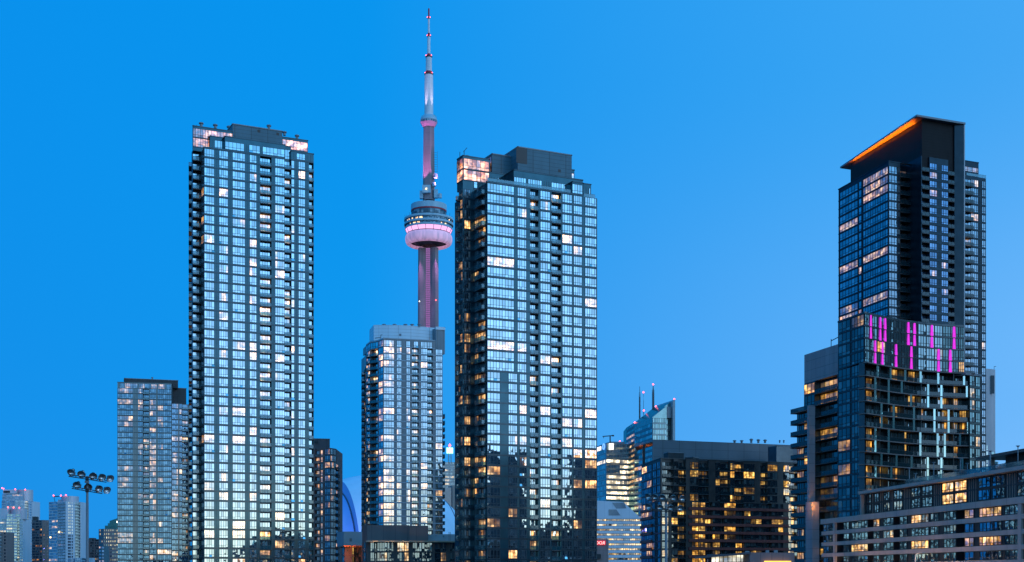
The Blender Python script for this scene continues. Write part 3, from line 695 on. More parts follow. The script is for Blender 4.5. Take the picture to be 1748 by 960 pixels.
opart('aerial', ld, [MT['metal']])
# upper little pod
sky = MB(); zz = zf(207)
sky.lathe([(5.4, zf(218)), (6.9, zf(214.5)), (8.0, zf(210.5))], (cx, cyy), 40); sk = opart('upper_pod', sky, [solid('pinkish_pod_metal', (.5, .36, .46), .5, .1)])
q = MB(); q.lathe([(8.0, zf(210.6)), (8.1, zf(206.8))], (cx, cyy), 40); opart('window_band', q, [podg], sk)
q = MB(); q.lathe([(8.2, zf(206.9)), (8.2, zf(205)), (7.2, zf(202)), (5.5, zf(198)), (4.4, zf(196.6))], (cx, cyy), 40); opart('upper_pod_roof', q, [podw], sk)
q = MB()
for k in range(30):
    a = 2*pi*k/30; q.tube((cx+8.15*cos(a), cyy+8.15*sin(a), zf(210.5)), (cx+8.15*cos(a), cyy+8.15*sin(a), zf(206.8)), .22, k=4); q.tube((cx+7.4*cos(a), cyy+7.4*sin(a), zf(202.5)), (cx+7.5*cos(a), cyy+7.5*sin(a), zf(199.5)), .15, k=4)
opart('mullion', q, [podw], sk)
# antenna mast
ms = MB()
for r0, p0, p1 in ((4.25, 196.8, 128.5), (3.05, 123, 98.5), (1.55, 93.5, 63), (1.0, 57.5, 31)): ms.tube((cx, cyy, zf(p0)), (cx, cyy, zf(p1)), r0, r0*.97, 20)
mast = opart('antenna_mast', ms, [white])
rd = MB()
for r0, p0, p1 in ((3.3, 127, 122.5), (1.8, 97, 92.5), (1.15, 62.5, 57), (.75, 31, 15)): rd.tube((cx, cyy, zf(p0)), (cx, cyy, zf(p1)), r0, r0, 16)
opart('red_section', rd, [redp], mast)
rg = MB()
for r0, p0, p1 in ((4.4, 128.5, 126.3), (3.3, 98.7, 96.3), (1.9, 63, 61.5), (1.5, 32, 30.6)): rg.lathe([(r0-.6, zf(p0)), (r0, zf(p0)), (r0, zf(p1)), (r0-.6, zf(p1))], (cx, cyy), 20)
opart('service_ring', rg, [MT['metal']], mast)
for r0, py in ((4.4, 126), (3.3, 96), (1.9, 61.3), (1.6, 30.5)):
    for k in (0, 1):
        b = MB(); a = -pi/2+(.9 if k else -.9); b.lathe([(.01, zf(py)-.6), (.55, zf(py)), (.01, zf(py)+.6)], (cx+r0*cos(a), cyy+r0*sin(a)), 8); opart('warning_light', b, [MT['red']], mast)
# pink floodlights on the pod roof wash the concrete above
for a, e in ((-pi/2-.7, 9e3), (-pi/2+.8, 9e3), (-pi/2-2, 9e3)):
    l = bpy.data.lights.new('pod_floodlight', 'SPOT'); l.energy = e*14; l.color = (1, .3, .85); l.spot_size = radians(38); l.shadow_soft_size = .5
    o = bpy.data.objects.new('pod_floodlight', l); C.objects.link(o); o.parent = OT
    o.location = (16*cos(a), 16*sin(a), zf(340)+.5); o.rotation_euler = (Vector((-11*cos(a), -11*sin(a), 62))).to_track_quat('-Z', 'Y').to_euler()

for a in (-pi/2-.75, -pi/2+.7):  # fill spots added under the pod, standing in for the elevator strip's purple spill
    l = bpy.data.lights.new('shaft_fill_light', 'SPOT'); l.energy = 1.6e5; l.color = (.85, .32, .95); l.spot_size = radians(30); l.spot_blend = .9; l.shadow_soft_size = .5
    o = bpy.data.objects.new('shaft_fill_light', l); C.objects.link(o); o.parent = OT
    o.location = (16.5*cos(a), 16.5*sin(a), zf(409, 17)); o.rotation_euler = (Vector((-9*cos(a), -9*sin(a), -75))).to_track_quat('-Z', 'Y').to_euler()
for a in (-pi/2-.6, -pi/2+.9):
    l = bpy.data.lights.new('mast_floodlight', 'SPOT'); l.energy = 6e4; l.color = (1, .74, .93); l.spot_size = radians(24); l.spot_blend = .9; l.shadow_soft_size = .4
    o = bpy.data.objects.new('mast_floodlight', l); C.objects.link(o); o.parent = OT
    o.location = (7.6*cos(a), 7.6*sin(a), zf(201)); o.rotation_euler = (Vector((-6.2*cos(a), -6.2*sin(a), 62))).to_track_quat('-Z', 'Y').to_euler()

# ================================================================== domed stadium
scx, scy = X(640, 1200), 1200.0; RD = 97.0
ST = thing('domed_stadium', 'white domed stadium roof with curved blue lit arches, half hidden between the towers', 'stadium', (scx, scy, 0))
dome1 = solid('white_roof_membrane', (.62, .80, .95), .6, .08, .05); dome2 = solid('blue_lit_membrane', (.28, .50, .90), .6, .08, .05); seamm = solid('roof_seam', (.08, .12, .18), .6, .1)  # second membrane copy carries the blue arch lighting in its colour
sdir = Vector((-cos(radians(20)), -sin(radians(20)))); tdir = Vector((-sdir.y, sdir.x)); tdir = tdir if tdir.y < 0 else -tdir
ZD = 3.0
def spt(s_, r, a): p = Vector((scx, scy))+sdir*s_+tdir*(r*cos(a)); return (p.x, p.y, ZD+r*sin(a))
def shell(Rr, s0, s1, name, mat, n=26, k=48):
    m = MB()
    for i in range(n):
        a_, b_ = s0+(s1-s0)*i/n, s0+(s1-s0)*(i+1)/n; ra, rb2 = sqrt(max(0, Rr*Rr-a_*a_)), sqrt(max(0, Rr*Rr-b_*b_))
        for j in range(k):
            u0, u1 = pi*j/k, pi*(j+1)/k; m.face([spt(a_, ra, u0), spt(b_, rb2, u0), spt(b_, rb2, u1), spt(a_, ra, u1)])
    m.smooth = True
    o = link(name, m.mesh(name, [mat], (scx, scy, 0)), ST); return o
def ann(s_, r0, r1, name, mat, parent, k=64):
    m = MB()
    for j in range(k):
        u0, u1 = pi*j/k, pi*(j+1)/k; m.face([spt(s_, r0, u0), spt(s_, r1, u0), spt(s_, r1, u1), spt(s_, r0, u1)])
    o = link(name, m.mesh(name, [mat], (scx, scy, 0)), parent); return o
def arc(s_, r, rad, name, mat, parent, k=64):
    m = MB()
    for j in range(k): m.tube(spt(s_, r, pi*j/k), spt(s_, r, pi*(j+1)/k), rad, k=5, cap=False)
    o = link(name, m.mesh(name, [mat], (scx, scy, 0)), parent); return o
p1 = shell(RD, -96.9, 34, 'roof_panel', dome1); ann(34, 78, sqrt(RD**2-34**2), 'arch_face', dome2, p1)
for s_ in (4, -30, -60): arc(s_, sqrt(RD**2-s_*s_)+.05, .45, 'seam', seamm, p1)
p2 = shell(88, 33.9, 56, 'roof_panel', dome2); ann(56, 50, sqrt(88**2-56**2), 'arch_face', dome2, p2)
arc(34.4, 80.6, .9, 'shadow_gap', seamm, p2)
arc(56.5, 66.5, .8, 'light_strip', lamp('violet_strip', (.45, .35, 1), 1.1), p2)
p3 = shell(78, 55.9, 77.9, 'roof_panel', dome2)
wl = MB(); wl.lathe([(RD+3, 0), (RD+3, 14), (RD-1, 16)], (scx, scy), 64); link('drum_wall', wl.mesh('drum_wall', [solid('stadium_concrete', (.3, .3, .33), .8, .2, .1)], (scx, scy, 0)), ST)
for px, py in ((613, 905), (577, 905)):
    l = bpy.data.lights.new('arch_floodlight', 'POINT'); l.energy = 1.4e4; l.color = (.35, .25, 1); l.shadow_soft_size = 2
    o = bpy.data.objects.new('arch_floodlight', l); C.objects.link(o); o.parent = ST; o.location = Vector((X(px, 1080), 1080, Z(py, 1080)))-Vector((scx, scy, 0))
# ================================================================== black tower with the tilted-looking flat roof
A = P(1517, 430); dA = Vector((cos(radians(24)), sin(radians(24)))); B0 = A+dA*60; dL = Vector((-.262, .965))
G = rays(A, B0, 1555); Cn = G-dL*6.0; B1 = rays(Cn, Cn+dA*60, 1629.8); B2 = rays(Cn, Cn+dA*60, 1641.5)
g_blk = glass('black_tower_glass', (.55, .72, .85), .42, pat=.4, warm=((1, .40, .10), (1, .74, .42)))
black = spandrel('black_cladding', (.010, .017, .025), .04, .3, (.5, .8, 1)); blkband = spandrel('black_floor_band', (.012, .02, .028), .04, .2, (.5, .8, 1))
T5 = Building('apartment_tower', 'black apartment tower with overhanging flat roof, its soffit glowing orange', (A.x+8, A.y+20), 'tower',
              g_blk, 'frame_dark', black, blkband, rail='rail_dark', slab='metal', lit=.13, seed=41, partial=.4)
T5.glasses.append(glass('deep_blue_glass', (.34, .58, .90), .42, pat=.4, warm=((1, .40, .10), (1, .74, .42)))); A0 = A+dL*32.5; zt = Z(274.6, 430)-1.6; n5 = 44
band_lit = {1: .6, 2: .7, 3: .5, 8: .6, 9: .7, 12: .3, 13: .8, 14: .5}
fl = T5.face(A0, A, [('s', .03), ('w', 1464.5, 6, lambda i: {4: 1, 9: .9, 14: 1, 15: 1}.get(i, .03)), ('s', 1466), ('w', 1471, 1, .02), ('s', 1473.5), ('w', 1516, 10, lambda i: {0: .9, 1: .9, 2: .8, 9: 1, 14: 1}.get(i, .04)), ('s', 1)], zt, n5, FH)
ff = T5.face(A, G, [('w', 1536.5, 4, .12), ('r', 1554.5, 2, .12), ('s', 1)], zt, n5, FH, dep=2.0)
fw = [G, Cn]
zc2 = Z(266, Cn.y)-1.8
fc = T5.face(Cn, B1, [('s', .02), ('r', 1586.6, 2, .1), ('w', 1599.5, 3, .12), ('s', 1606.7), ('w', 1618.6, 3, .1), ('r', 1629.5, 1, .05), ('s', 1)], zc2, n5, FH, dep=1.6, bandh=.75, gl=1)
T5.body(fl+ff+[G+dA*25+dL*10, A0+dA*30], 0, zt+1.6)
T5.coping(A0, A, zt+1.3, .3); T5.coping(A, G, zt+1.3, .3)
zroof = Z(196, 426)
T5.body([Cn-dL*.0]+fc+[B1+dL*20, Cn+dL*20], 0, zc2+1.8)
fin = MB(); fin.prism([B1-dA*.1, B2-dL*1.2, B2+dL*14, B1+dL*14-dA*.1], 0, zroof-.35, 0)
T5.part('fin_wall', fin, [black]); e = MB(); e.prism([B2-dL*1.3+dA*.02, B2-dL*1.3+dA*.45, B2+dL*14+dA*.45, B2+dL*14+dA*.02], 60, zroof, 0); T5.part('fin_edge', e, [MT['frame_pale']])
bx = MB(); K = Cn+dA*.6+dL*.5; K2 = P(1452, 474); TP = P(1434, 480); B1_ = rays(K, K+dA*40, 1629.5)
bx.prism([K2, K, B1_, B1_+(K2-K)], zt-2, zroof-.7, 0, 0)
dkbrick = solid('dark_brown_cladding', (.009, .010, .013), .6, .3, .5, spec=.15, panel=(0, .9)); T5.part('roof_plant_room', bx, [dkbrick], 'dark brown upper box under the roof')
rs = MB(); rs.prism([TP, K-dA*3.2-dL*1.6, B2+dA*.45-dL*1.6, B2+dA*.45+(TP-K)], zroof-.6, zroof, 0, 1)
T5.part('roof', rs, [solid('roof_edge_grey', (.20, .22, .25), .5, .1), MT['roof']])
la = bpy.data.lights.new('soffit_light', 'AREA'); la.shape = 'RECTANGLE'; la.size = 41; la.size_y = .35; la.energy = 3800; la.color = (1, .15, .002)
lo_ = bpy.data.objects.new('soffit_light', la); C.objects.link(lo_); lo_.parent = T5.root
dL2 = (K2-K).normalized(); pc = K+dL2*24-dA*.8; lo_.location = (pc.x-T5.base.x, pc.y-T5.base.y, zroof-2.0)
yv = Vector((dL2.x, dL2.y, 0)).normalized(); zv = Vector((0, 0, -1)); lo_.rotation_euler = Matrix((yv, zv.cross(yv), zv)).transposed().to_euler()
# orange uplighters at the foot of the box
for q in (9, 12, 15, 19):
    l = bpy.data.lights.new('wall_uplight', 'SPOT'); l.energy = 2600; l.color = (1, .25, .03); l.spot_size = radians(60); l.shadow_soft_size = .15
    o = bpy.data.objects.new('wall_uplight', l); C.objects.link(o); o.parent = T5.root; pc = K+dL2*q-dA*.8
    o.location = (pc.x-T5.base.x, pc.y-T5.base.y, zt+1.9); o.rotation_euler = Vector((dA.x*.25, dA.y*.25, 1)).to_track_quat('-Z', 'Y').to_euler()
# right wing
R1 = rays(P(1642, 446), P(1642, 446)+dA*40, 1642); R2 = rays(R1, R1+dA*40, 1683)
zw = Z(304.5, 450)-1.0
T5w = [('p', 1657.2, 3, .1), ('w', 1669.8, 4, .13), ('s', 1675.6), ('w', 1682.4, 2, .04), ('s', 1)]
old = (T5.wall, T5.glass)
fr_ = T5.face(R1, R2, T5w, zw, 47, FH, dep=1.5)
T5.body(fr_+[R2+dL*14, R1+dL*14], 0, zw+1.0)
pw = quad_plan(R1+dL*2, rays(R1+dL*2, R2+dL*2, 1670.5), 9)
upper(T5, pw, zw, Z(276.5, 450), [('w', 1667.5, 4, 1), ('w', 1670, 1, 1)], lit=1, fh=2.6, bandh=.9, parapet=1.7)
rail_run(T5, R1+dA*2, R2, zw+1.0, MT['rail_pale'], 1.0)
T5.finish()

# ================================================================== concave mid-rise in front of it
S = 1.0
g_t6l = glass('midrise_shaded_glass', (.32, .52, .55), .24, inner=(.012, .018, .02), curtain=(.14, .16, .15), pat=.4, warm=((1, .36, .03), (1, .62, .16)))  # darker copy of the mid-rise glass, shade and dark reflections put into its tint
K0 = P(1476, 340); Kl = P(1431, 352.5); lv_ = (Kl-K0).normalized()
def yc(px):
    a, b, c = (1476, 340), (1560, 352.5), (1662, 358.5)
    t = 0
    for i, (p, q, r) in enumerate(((a, b, c), (b, a, c), (c, a, b))): t += p[1]*(px-q[0])*(px-r[0])/((p[0]-q[0])*(p[0]-r[0]))
    return t
def cur(px, inset=0.0):
    p, q = P(px-1, yc(px-1)), P(px+1, yc(px+1)); d = (q-p).normalized(); return P(px, yc(px))+Vector((-d.y, d.x))*inset
g_t6 = glass('midrise_glass', (.62, .82, .86), .40, pat=.4, inner=(.012, .018, .02), curtain=(.06, .07, .07), warm=((1, .36, .03), (1, .62, .16)), gain=1.15)
t6wall = spandrel('midrise_dark_spandrel', (.018, .024, .028), .07, .2)
T6 = Building('apartment_block', 'dark mid-rise with concave stacked balconies and magenta light fins on its upper storeys', (K0.x+12, K0.y+16), 'building',
              g_t6, 'frame_dark', t6wall, t6wall, rail='rail_dark', slab='slab', lit=.14, seed=51, sill=.35, partial=.4)
T6.ls = 1.1; T6.glasses.append(g_t6l); zA = Z(535.5, 340); fA = 3.14; zB6 = zA-4*fA
# upper glass storeys
pxs = [1476, 1484, 1497, 1511, 1525, 1539, 1553, 1567, 1581, 1595, 1609, 1623, 1636, 1646]
path = []
for a, b in zip(pxs[:-1], pxs[1:]):
    path += T6.face(cur(a), cur(b), [('w', 1, 3, .05)], zA, 4, fA, bandh=.28, seam=False, gl=1 if a > 1605 else 0)  # right end takes the darkened copy in place of a mirrored dark block
lf_u = T6.face(Kl, K0, [('w', .47, 3, .07), ('s', .52), ('w', .98, 4, .05), ('s', 1)], zA, 19, fA, bandh=.3, gl=1)
T6.body([Kl+lv_*0, K0]+path+[cur(1646)+Vector((3, 14)), Kl+Vector((14, 10))], zB6+.02, zA+.5)
for a, b in zip(pxs[:-1], pxs[1:]): T6.coping(cur(a), cur(b), zA, .5, .02, .4)
T6.coping(Kl, K0, zA, .5)
# lower storeys, glass set back behind curved balconies
slab6 = solid('brown_grey_slab', (.17, .14, .135), .8, .2); nlow = 15; zl0 = zB6; fB = 3.24
path2 = []
groups = {0: .15, 1: .55, 2: .2, 3: .1, 4: .3, 5: .35, 6: .3, 7: .1, 8: .08, 9: .12, 10: .3, 11: .45, 12: .3}
p2 = [1476, 1486, 1498, 1513, 1527, 1541, 1556, 1570, 1584, 1598, 1612, 1626, 1641, 1656]
for i, (a, b) in enumerate(zip(p2[:-1], p2[1:])):
    path2 += T6.face(cur(a, 1.7), cur(b, 1.7), [('s', .1), ('w', .97, 3, groups.get(i, .1)), ('s', 1)], zl0, nlow, fB, bandh=.1, seam=False, gl=1 if a > 1610 else 0)
T6.body([Kl+lv_*.0, K0+Vector((.0, 0))]+path2+[cur(1656)+Vector((2, 14)), Kl+Vector((14, 10))], 0, zB6+.02)
fin_g = glass('balcony_fin_glass', (.72, 1, .92), .52, inner=(.10, .2, .19), curtain=(.2, .33, .31))
lights = lamp('magenta_light_fin', (.88, .05, .92), 1.0)
finpx = [[1493.5, 1516, 1541, 1567.5, 1598, 1643], [1489.3, 1512.5, 1535, 1580.5, 1603.5, 1648], [1489.3, 1512.5, 1551, 1580.5, 1603.5], [1500, 1521, 1556, 1591.5, 1616], [1500, 1521, 1556, 1591.5, 1616, 1650],
         [1489.3, 1512.5, 1567, 1597, 1609.5, 1636], [1489.3, 1512.5, 1567, 1597, 1609.5], [1500, 1526, 1552, 1580, 1603.5, 1640], [1489.3, 1517, 1580, 1603.5]]
for k in range(nlow):
    z = zl0-(k)*fB
    m = MB(); N_ = 30; xs = [1474+(1662-1474)*i/N_ for i in range(N_+1)]
    outr = [cur(x, -.9) for x in xs]; inr = [cur(x, 1.65) for x in xs]
    if k == 0: outr = [cur(x, -1.2) for x in xs]; inr = [cur(x, .3) for x in xs]
    m.prism(outr+inr[::-1], z-.24, z+.02, 0, 0); o = T6.part('balcony' if k else 'ledge', m, [slab6])
    if k:
        q = MB(); l1 = [cur(x, -.75) for x in xs]
        for a, b in zip(l1[:-1], l1[1:]):
            t = MB(); Ln = (b-a).length; t.box(0, Ln, -.02, .02, .1, 1.05, 0); t.box(0, Ln, -.04, .04, 1.05, 1.12, 1); t.box(-.03, .03, .02, .06, 0, 1.05, 1); q.add(t, (a.x, a.y, z), ang(a, b))
        T6.part('railing', q, [MT['rail_dark'], MT['frame_dark']], parent=o)
        for x in (1499, 1513, 1541, 1570, 1598, 1626):                       # party screens between flats
            q = MB(); a, b = cur(x, -.55), cur(x, 1.6); t = MB(); t.box(0, (b-a).length, -.06, .06, .02, fB-.3); q.add(t, (a.x, a.y, z), ang(a, b))
            T6.part('screen', q, [t6wall], parent=o)
    if k < 9:
        for x in finpx[k]:
            q = MB(); a, b = cur(x-1.7, -.82), cur(x+1.7, -.82); t = MB(); Ln = (b-a).length; t.box(0, Ln, -.03, .03, .0, fB-.26); q.add(t, (a.x, a.y, z-fB), ang(a, b))
            q.r[-6:] = [R.random()]*6; T6.part('glass_fin', q, [fin_g])
for row, xs in ((0, (1485.5, 1501.7, 1510.1, 1549.7, 1560.3, 1590, 1628)), (2, (1493, 1505.5, 1528.8, 1554.8, 1601.4, 1621.5))):
    for x in xs:
        m = MB(); a = cur(x); d = (cur(x+2)-cur(x-2)).normalized(); th = atan2(d.y, d.x)
        for k in (0, 1):
            z1 = zA-(row+k)*fA-.1; z0 = z1-fA+.3; w0, w1 = .36+.06*(x > 1540), .20+.05*(x > 1540)
            t = MB()
            for (ya, yb) in ((-.32, -.14),):
                t.v = [(-w0, ya, z0), (w0, ya, z0), (w1, ya, z1), (-w1, ya, z1), (-w0, yb, z0), (w0, yb, z0), (w1, yb, z1), (-w1, yb, z1)]
                t.f = [(0, 1, 2, 3), (1, 5, 6, 2), (5, 4, 7, 6), (4, 0, 3, 7), (3, 2, 6, 7), (4, 5, 1, 0)]; t.m = [0]*6; t.r = [.5]*6; t.l = [0.0]*6
            m.add(t, (a.x, a.y, 0), th)
        T6.part('light_fin', m, [lights])
# left wing: concrete plant box, recessed and projecting balconies, tall pier
def lf(px): return rays(Kl, K0, px)
W0, W1 = lf(1373), lf(1430.5); zbx = Z(587.5, 352.5); zbb = Z(639, 352.5)
conc6 = solid('plant_box_concrete', (.36, .31, .33), .8, .15, .3, panel=(3, 2.6))
bw = MB(); nin = Vector((lv_.y*-1, lv_.x)); nin = nin if nin.x > 0 else -nin
bw.prism([W0, W1, W1+nin*14, W0+nin*14], zbb, zbx, 0); T6.part('plant_box', bw, [conc6])
yel = dict()
fw_ = T6.face(W0, W1, [('w', 1391, 3, .15), ('r', 1429.5, 5, .38), ('s', 1)], zbb-.3, 18, fB, bandh=.4, dep=1.7, gl=1)
V0 = lf(1361); fv = T6.face(V0, lf(1372.8), [('p', 1, 3, .4)], zbb-fB*2.4, 16, fB, bandh=.3, dep=1.6, gl=1)
T6.body(fw_+[W1+nin*14, W0+nin*14], 0, zbb); T6.body(fv+[lf(1372.8)+nin*10, V0+nin*10], 0, zbb-fB*2.4+.5)
for k in range(17):
    m = MB(); z = zbb-fB*(k+2.4)
    a, b = lf(1358)-nin*1.6, lf(1388)-nin*1.6; m.prism([a, b, b+nin*1.55, a+nin*2.5], z-.2, z+.03, 0); o = T6.part('balcony', m, [slab6])
    q = MB()
    for p, r_ in ((a, b), (a+nin*2.5, a)):
        t = MB(); Ln = (r_-p).length; t.box(.05, Ln-.05, -.0, .03, .1, 1.05, 0); t.box(0, Ln, -.03, .06, 1.05, 1.12, 1)
        for i in range(int(Ln/1.2)+1): t.box(i*1.2, i*1.2+.06, .03, .07, 0, 1.05, 1)
        q.add(t, (p.x, p.y, z), ang(p, r_))
    T6.part('railing', q, [MT['rail_dark'], MT['frame_dark']], parent=o)
pr = MB(); a, b = lf(1388.5)-nin*1.9, lf(1392)-nin*1.9; pr.prism([a, b, b+nin*1.8, a+nin*1.8], Z(858, 366), Z(694, 366), 0)
a2, b2 = lf(1387.5)-nin*2.2, lf(1399)-nin*2.2; pr.prism([a2, b2, b2+nin*2.1, a2+nin*2.1], 0, Z(858, 366), 0); T6.part('pier', pr, [conc6])
gt = MB(); c0, c1 = lf(1402)+nin*3, lf(1419)+nin*3
for c in (c0, c1): gt.tube((c.x, c.y, zbx), (c.x, c.y, zbx+3.0), .1)
gt.tube((c0.x, c0.y, zbx+2.5), (c1.x, c1.y, zbx+3.0), .12); gt.tube((c1.x, c1.y, zbx+3), (c1.x+.1, c1.y, zbx+1.6), .12); T6.part('roof_gantry', gt, [MT['metal']])
X0, X1 = P(1655, 357), P(1673.5, 360); fx = T6.face(X0, X1, [('w', .45, 2, .08), ('s', .55), ('w', .97, 2, .08), ('s', 1)], Z(642, 358), 17, fB, bandh=.5); T6.body(fx+[X1+Vector((0, 8)), X0+Vector((0, 8))], 0, Z(640, 358))
cp = MB(); cp.prism(quad_plan(P(1648, 356), P(1676, 359.5), 8), Z(642, 358)+.02, Z(640, 358)+.35, 0); T6.part('parapet', cp, [MT['slab_pale']])
for z, y_ in ((Z(868, 366), 0),):
    l = bpy.data.lights.new('porch_lamp', 'POINT'); l.energy = 420; l.color = (1, .42, .08); l.shadow_soft_size = .02
    o = bpy.data.objects.new('porch_lamp', l); C.objects.link(o); o.parent = T6.root; c = lf(1402)-nin*3.0; o.location = (c.x-T6.base.x, c.y-T6.base.y, Z(866, 366))
T6.finish()

# ================================================================== pale slab tower at far right
T7 = Building('apartment_tower', 'narrow pale concrete tower edge behind the black tower, farthest right', (X(1690, 600), 606), 'tower', glass('pale_tower_glass', (.8, 1, .98), .6),
              'frame_pale', solid('pale_tower_concrete', (.50, .47, .50), .7, .12, .2), silband, rail='rail_pale', seed=61, lit=.03)
a, b, c = P(1676, 600), P(1692.5, 602), P(1699, 604); zt = Z(629, 600)
f = T7.face(a, b, [('s', .45), ('w', .62, 1), ('s', 1)], zt-12*FH, 40, FH, band=False, seam=False)
f2 = T7.face(b, c, [('w', .7, 2), ('p', 1, 1)], zt-13*FH, 38, FH)
T7.body(f+f2+[c+Vector((1, 14)), a+Vector((0, 14))], 0, zt)
m = MB(); q = P(1694.5, 601.5); m.box(q.x-.9, q.x+.7, q.y-.25, q.y, Z(672, 601), Z(641, 601)); T7.part('louvre', m, [MT['frame']])
m = MB(); q = P(1697, 606); m.tube((q.x, q.y, zt), (q.x, q.y, zt+1.8), .1); m.tube((q.x, q.y, zt+1.7), (q.x+.9, q.y, zt+1.8), .1); T7.part('roof_lamp', m, [MT['metal']])
T7.finish()

# ================================================================== long podium block at the lower right
PL, PR0 = P(1405, 302), P(1748, 216); PR = rays(PL, PR0, 1805); pu = (PR-PL).normalized(); pw_ = Vector((-pu.y, pu.x))
def on(px, ins=0.0): return rays(PL+pw_*ins, PR+pw_*ins, px)
g_p8 = glass('podium_glass', (.42, .66, .82), .40, inner=(.012, .018, .022), curtain=(.10, .12, .12), pat=.6, warm=((1, .36, .04), (1, .66, .24)), gain=1.35)
p8c = solid('warm_grey_concrete', (.47, .36, .32), .8, .14, .35, panel=(6, 0)); p8w = spandrel('podium_dark_cladding', (.022, .022, .028), .05, .3)  # concrete reddened to carry the warmth of street light in its colour
P8 = Building('apartment_block', 'low long apartment block of grey concrete bands at the lower right, terrace on its roof', ((PL.x+PR.x)/2+8, (PL.y+PR.y)/2), 'building',
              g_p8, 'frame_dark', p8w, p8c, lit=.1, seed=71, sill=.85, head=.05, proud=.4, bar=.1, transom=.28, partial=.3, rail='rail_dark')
z2 = 19.9; fP = 2.47
row = lambda d, e=.06: (lambda i: d.get(i, e))
cols = [('s', 1406), ('w', 1425, 4, .06), ('s', 1429), ('o', 1440, 1, .05), ('w', 1450, 2, .1), ('s', 1454), ('w', 1482, 5, .08), ('o', 1491, 1, 0), ('w', 1502, 2, .05), ('s', 1508), ('w', 1526, 3, .12), ('o', 1536, 1, 0), ('w', 1549, 2, .05),
        ('s', 1556), ('w', 1586, 5, row({0: 1, 2: .6})), ('s', 1588.5), ('w', 1603, 2, .1), ('s', 1611), ('w', 1633, 4, 0), ('o', 1647, 2, .0), ('w', 1663, 2, row({0: 1, 2: 1})), ('s', 1672), ('w', 1697, 4, row({0: 1, 2: 1})), ('w', 1710.5, 2, row({0: 1, 2: .9})), ('s', 1715), ('w', 1741, 3, .02), ('s', 1748), ('w', 1775, 4, .1), ('s', 1)]
f = P8.face(PL, PR, cols, z2, 7, fP, dep=1.4, seam=False)
P8.body(f+[PR+pw_*18, PL+pw_*14], 0, z2+.02)
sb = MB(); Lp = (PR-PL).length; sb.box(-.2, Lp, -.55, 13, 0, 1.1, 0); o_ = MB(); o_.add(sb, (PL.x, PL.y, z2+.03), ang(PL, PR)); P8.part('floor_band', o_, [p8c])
pv = MB()
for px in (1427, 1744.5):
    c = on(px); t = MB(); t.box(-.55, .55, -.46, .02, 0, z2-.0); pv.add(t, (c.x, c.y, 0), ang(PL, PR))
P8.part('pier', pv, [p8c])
U0, U1 = on(1472, 1.0), on(1803, 1.0); zU = 25.35; fU = (zU-z2-1.15)/2
cols = [('s', 1478), ('w', 1487, 2, .05), ('s', 1493), ('w', 1500.5, 2, .05), ('s', 1509), ('w', 1519, 3, row({0: .3}, .3)), ('s', 1526), ('w', 1541, 3, 0), ('s', 1556), ('w', 1572, 3, .02), ('s', 1574.5), ('w', 1592, 3, .02), ('s', 1609), ('w', 1628.3, 3, 1), ('s', 1630.6), ('w', 1651, 3, 1),
        ('s', 1670), ('w', 1691, 3, 0), ('s', 1694), ('w', 1716, 3, 0), ('s', 1737), ('w', 1757, 3, 0), ('s', 1)]
P8.proud = .06
f = P8.face(U0, U1, cols, zU, 2, fU, bandh=.3, seam=True, bmat=0)
P8.body(f+[U1+pw_*11, U0+pw_*9], z2+1.1, zU+.02)
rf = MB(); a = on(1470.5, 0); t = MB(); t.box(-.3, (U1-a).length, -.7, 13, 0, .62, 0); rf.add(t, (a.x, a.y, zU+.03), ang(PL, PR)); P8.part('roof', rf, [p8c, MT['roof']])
zR = zU+.65
rail_run(P8, on(1546, .5), on(1803, .5), zR, MT['rail'], 1.05)
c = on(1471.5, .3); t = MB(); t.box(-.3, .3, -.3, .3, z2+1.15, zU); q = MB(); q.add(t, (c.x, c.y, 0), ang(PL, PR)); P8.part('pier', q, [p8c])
sc = on(1455, 3); q = MB()
P8.finish()
# roof pavilion
pa, pb = on(1676, 5.5), on(1800, 5.5)
PV = thing('pavilion', 'small brick roof pavilion with wide black flat roof on the terrace', 'pavilion', (pa.x+8, pa.y-8, zR))
q = MB(); t = MB(); Ln = (pb-pa).length; t.box(0, Ln, -1.2, 7, 3.15, 3.65); q.add(t, (pa.x, pa.y, zR), ang(pa, pb)); link('roof', q.mesh('roof', [MT['metal']], (pa.x+8, pa.y-8, zR)), PV)
wa = on(1716.5, 6.5); q = MB(); t = MB(); t.box(0, (pb-wa).length, 0, 4, .01, 3.15); q.add(t, (wa.x, wa.y, zR), ang(pa, pb)); link('wall', q.mesh('wall', [solid('red_brown_brick', (.12, .05, .035), .8, .3, 1, panel=(0, .3))], (pa.x+8, pa.y-8, zR)), PV)
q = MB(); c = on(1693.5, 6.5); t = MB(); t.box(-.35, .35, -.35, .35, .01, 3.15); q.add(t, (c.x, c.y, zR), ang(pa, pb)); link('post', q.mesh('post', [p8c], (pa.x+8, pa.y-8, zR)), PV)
q = MB(); c = on(1722, 5.2)
for k in range(2):
    c = on(1720.5+k*4, 5.4); q.lathe([(.01, zR+3.05), (.07, zR+3.09), (.07, zR+3.14)], c, 8)
link('downlight', q.mesh('downlight', [MT['metal_grey']], (pa.x+8, pa.y-8, zR)), PV)
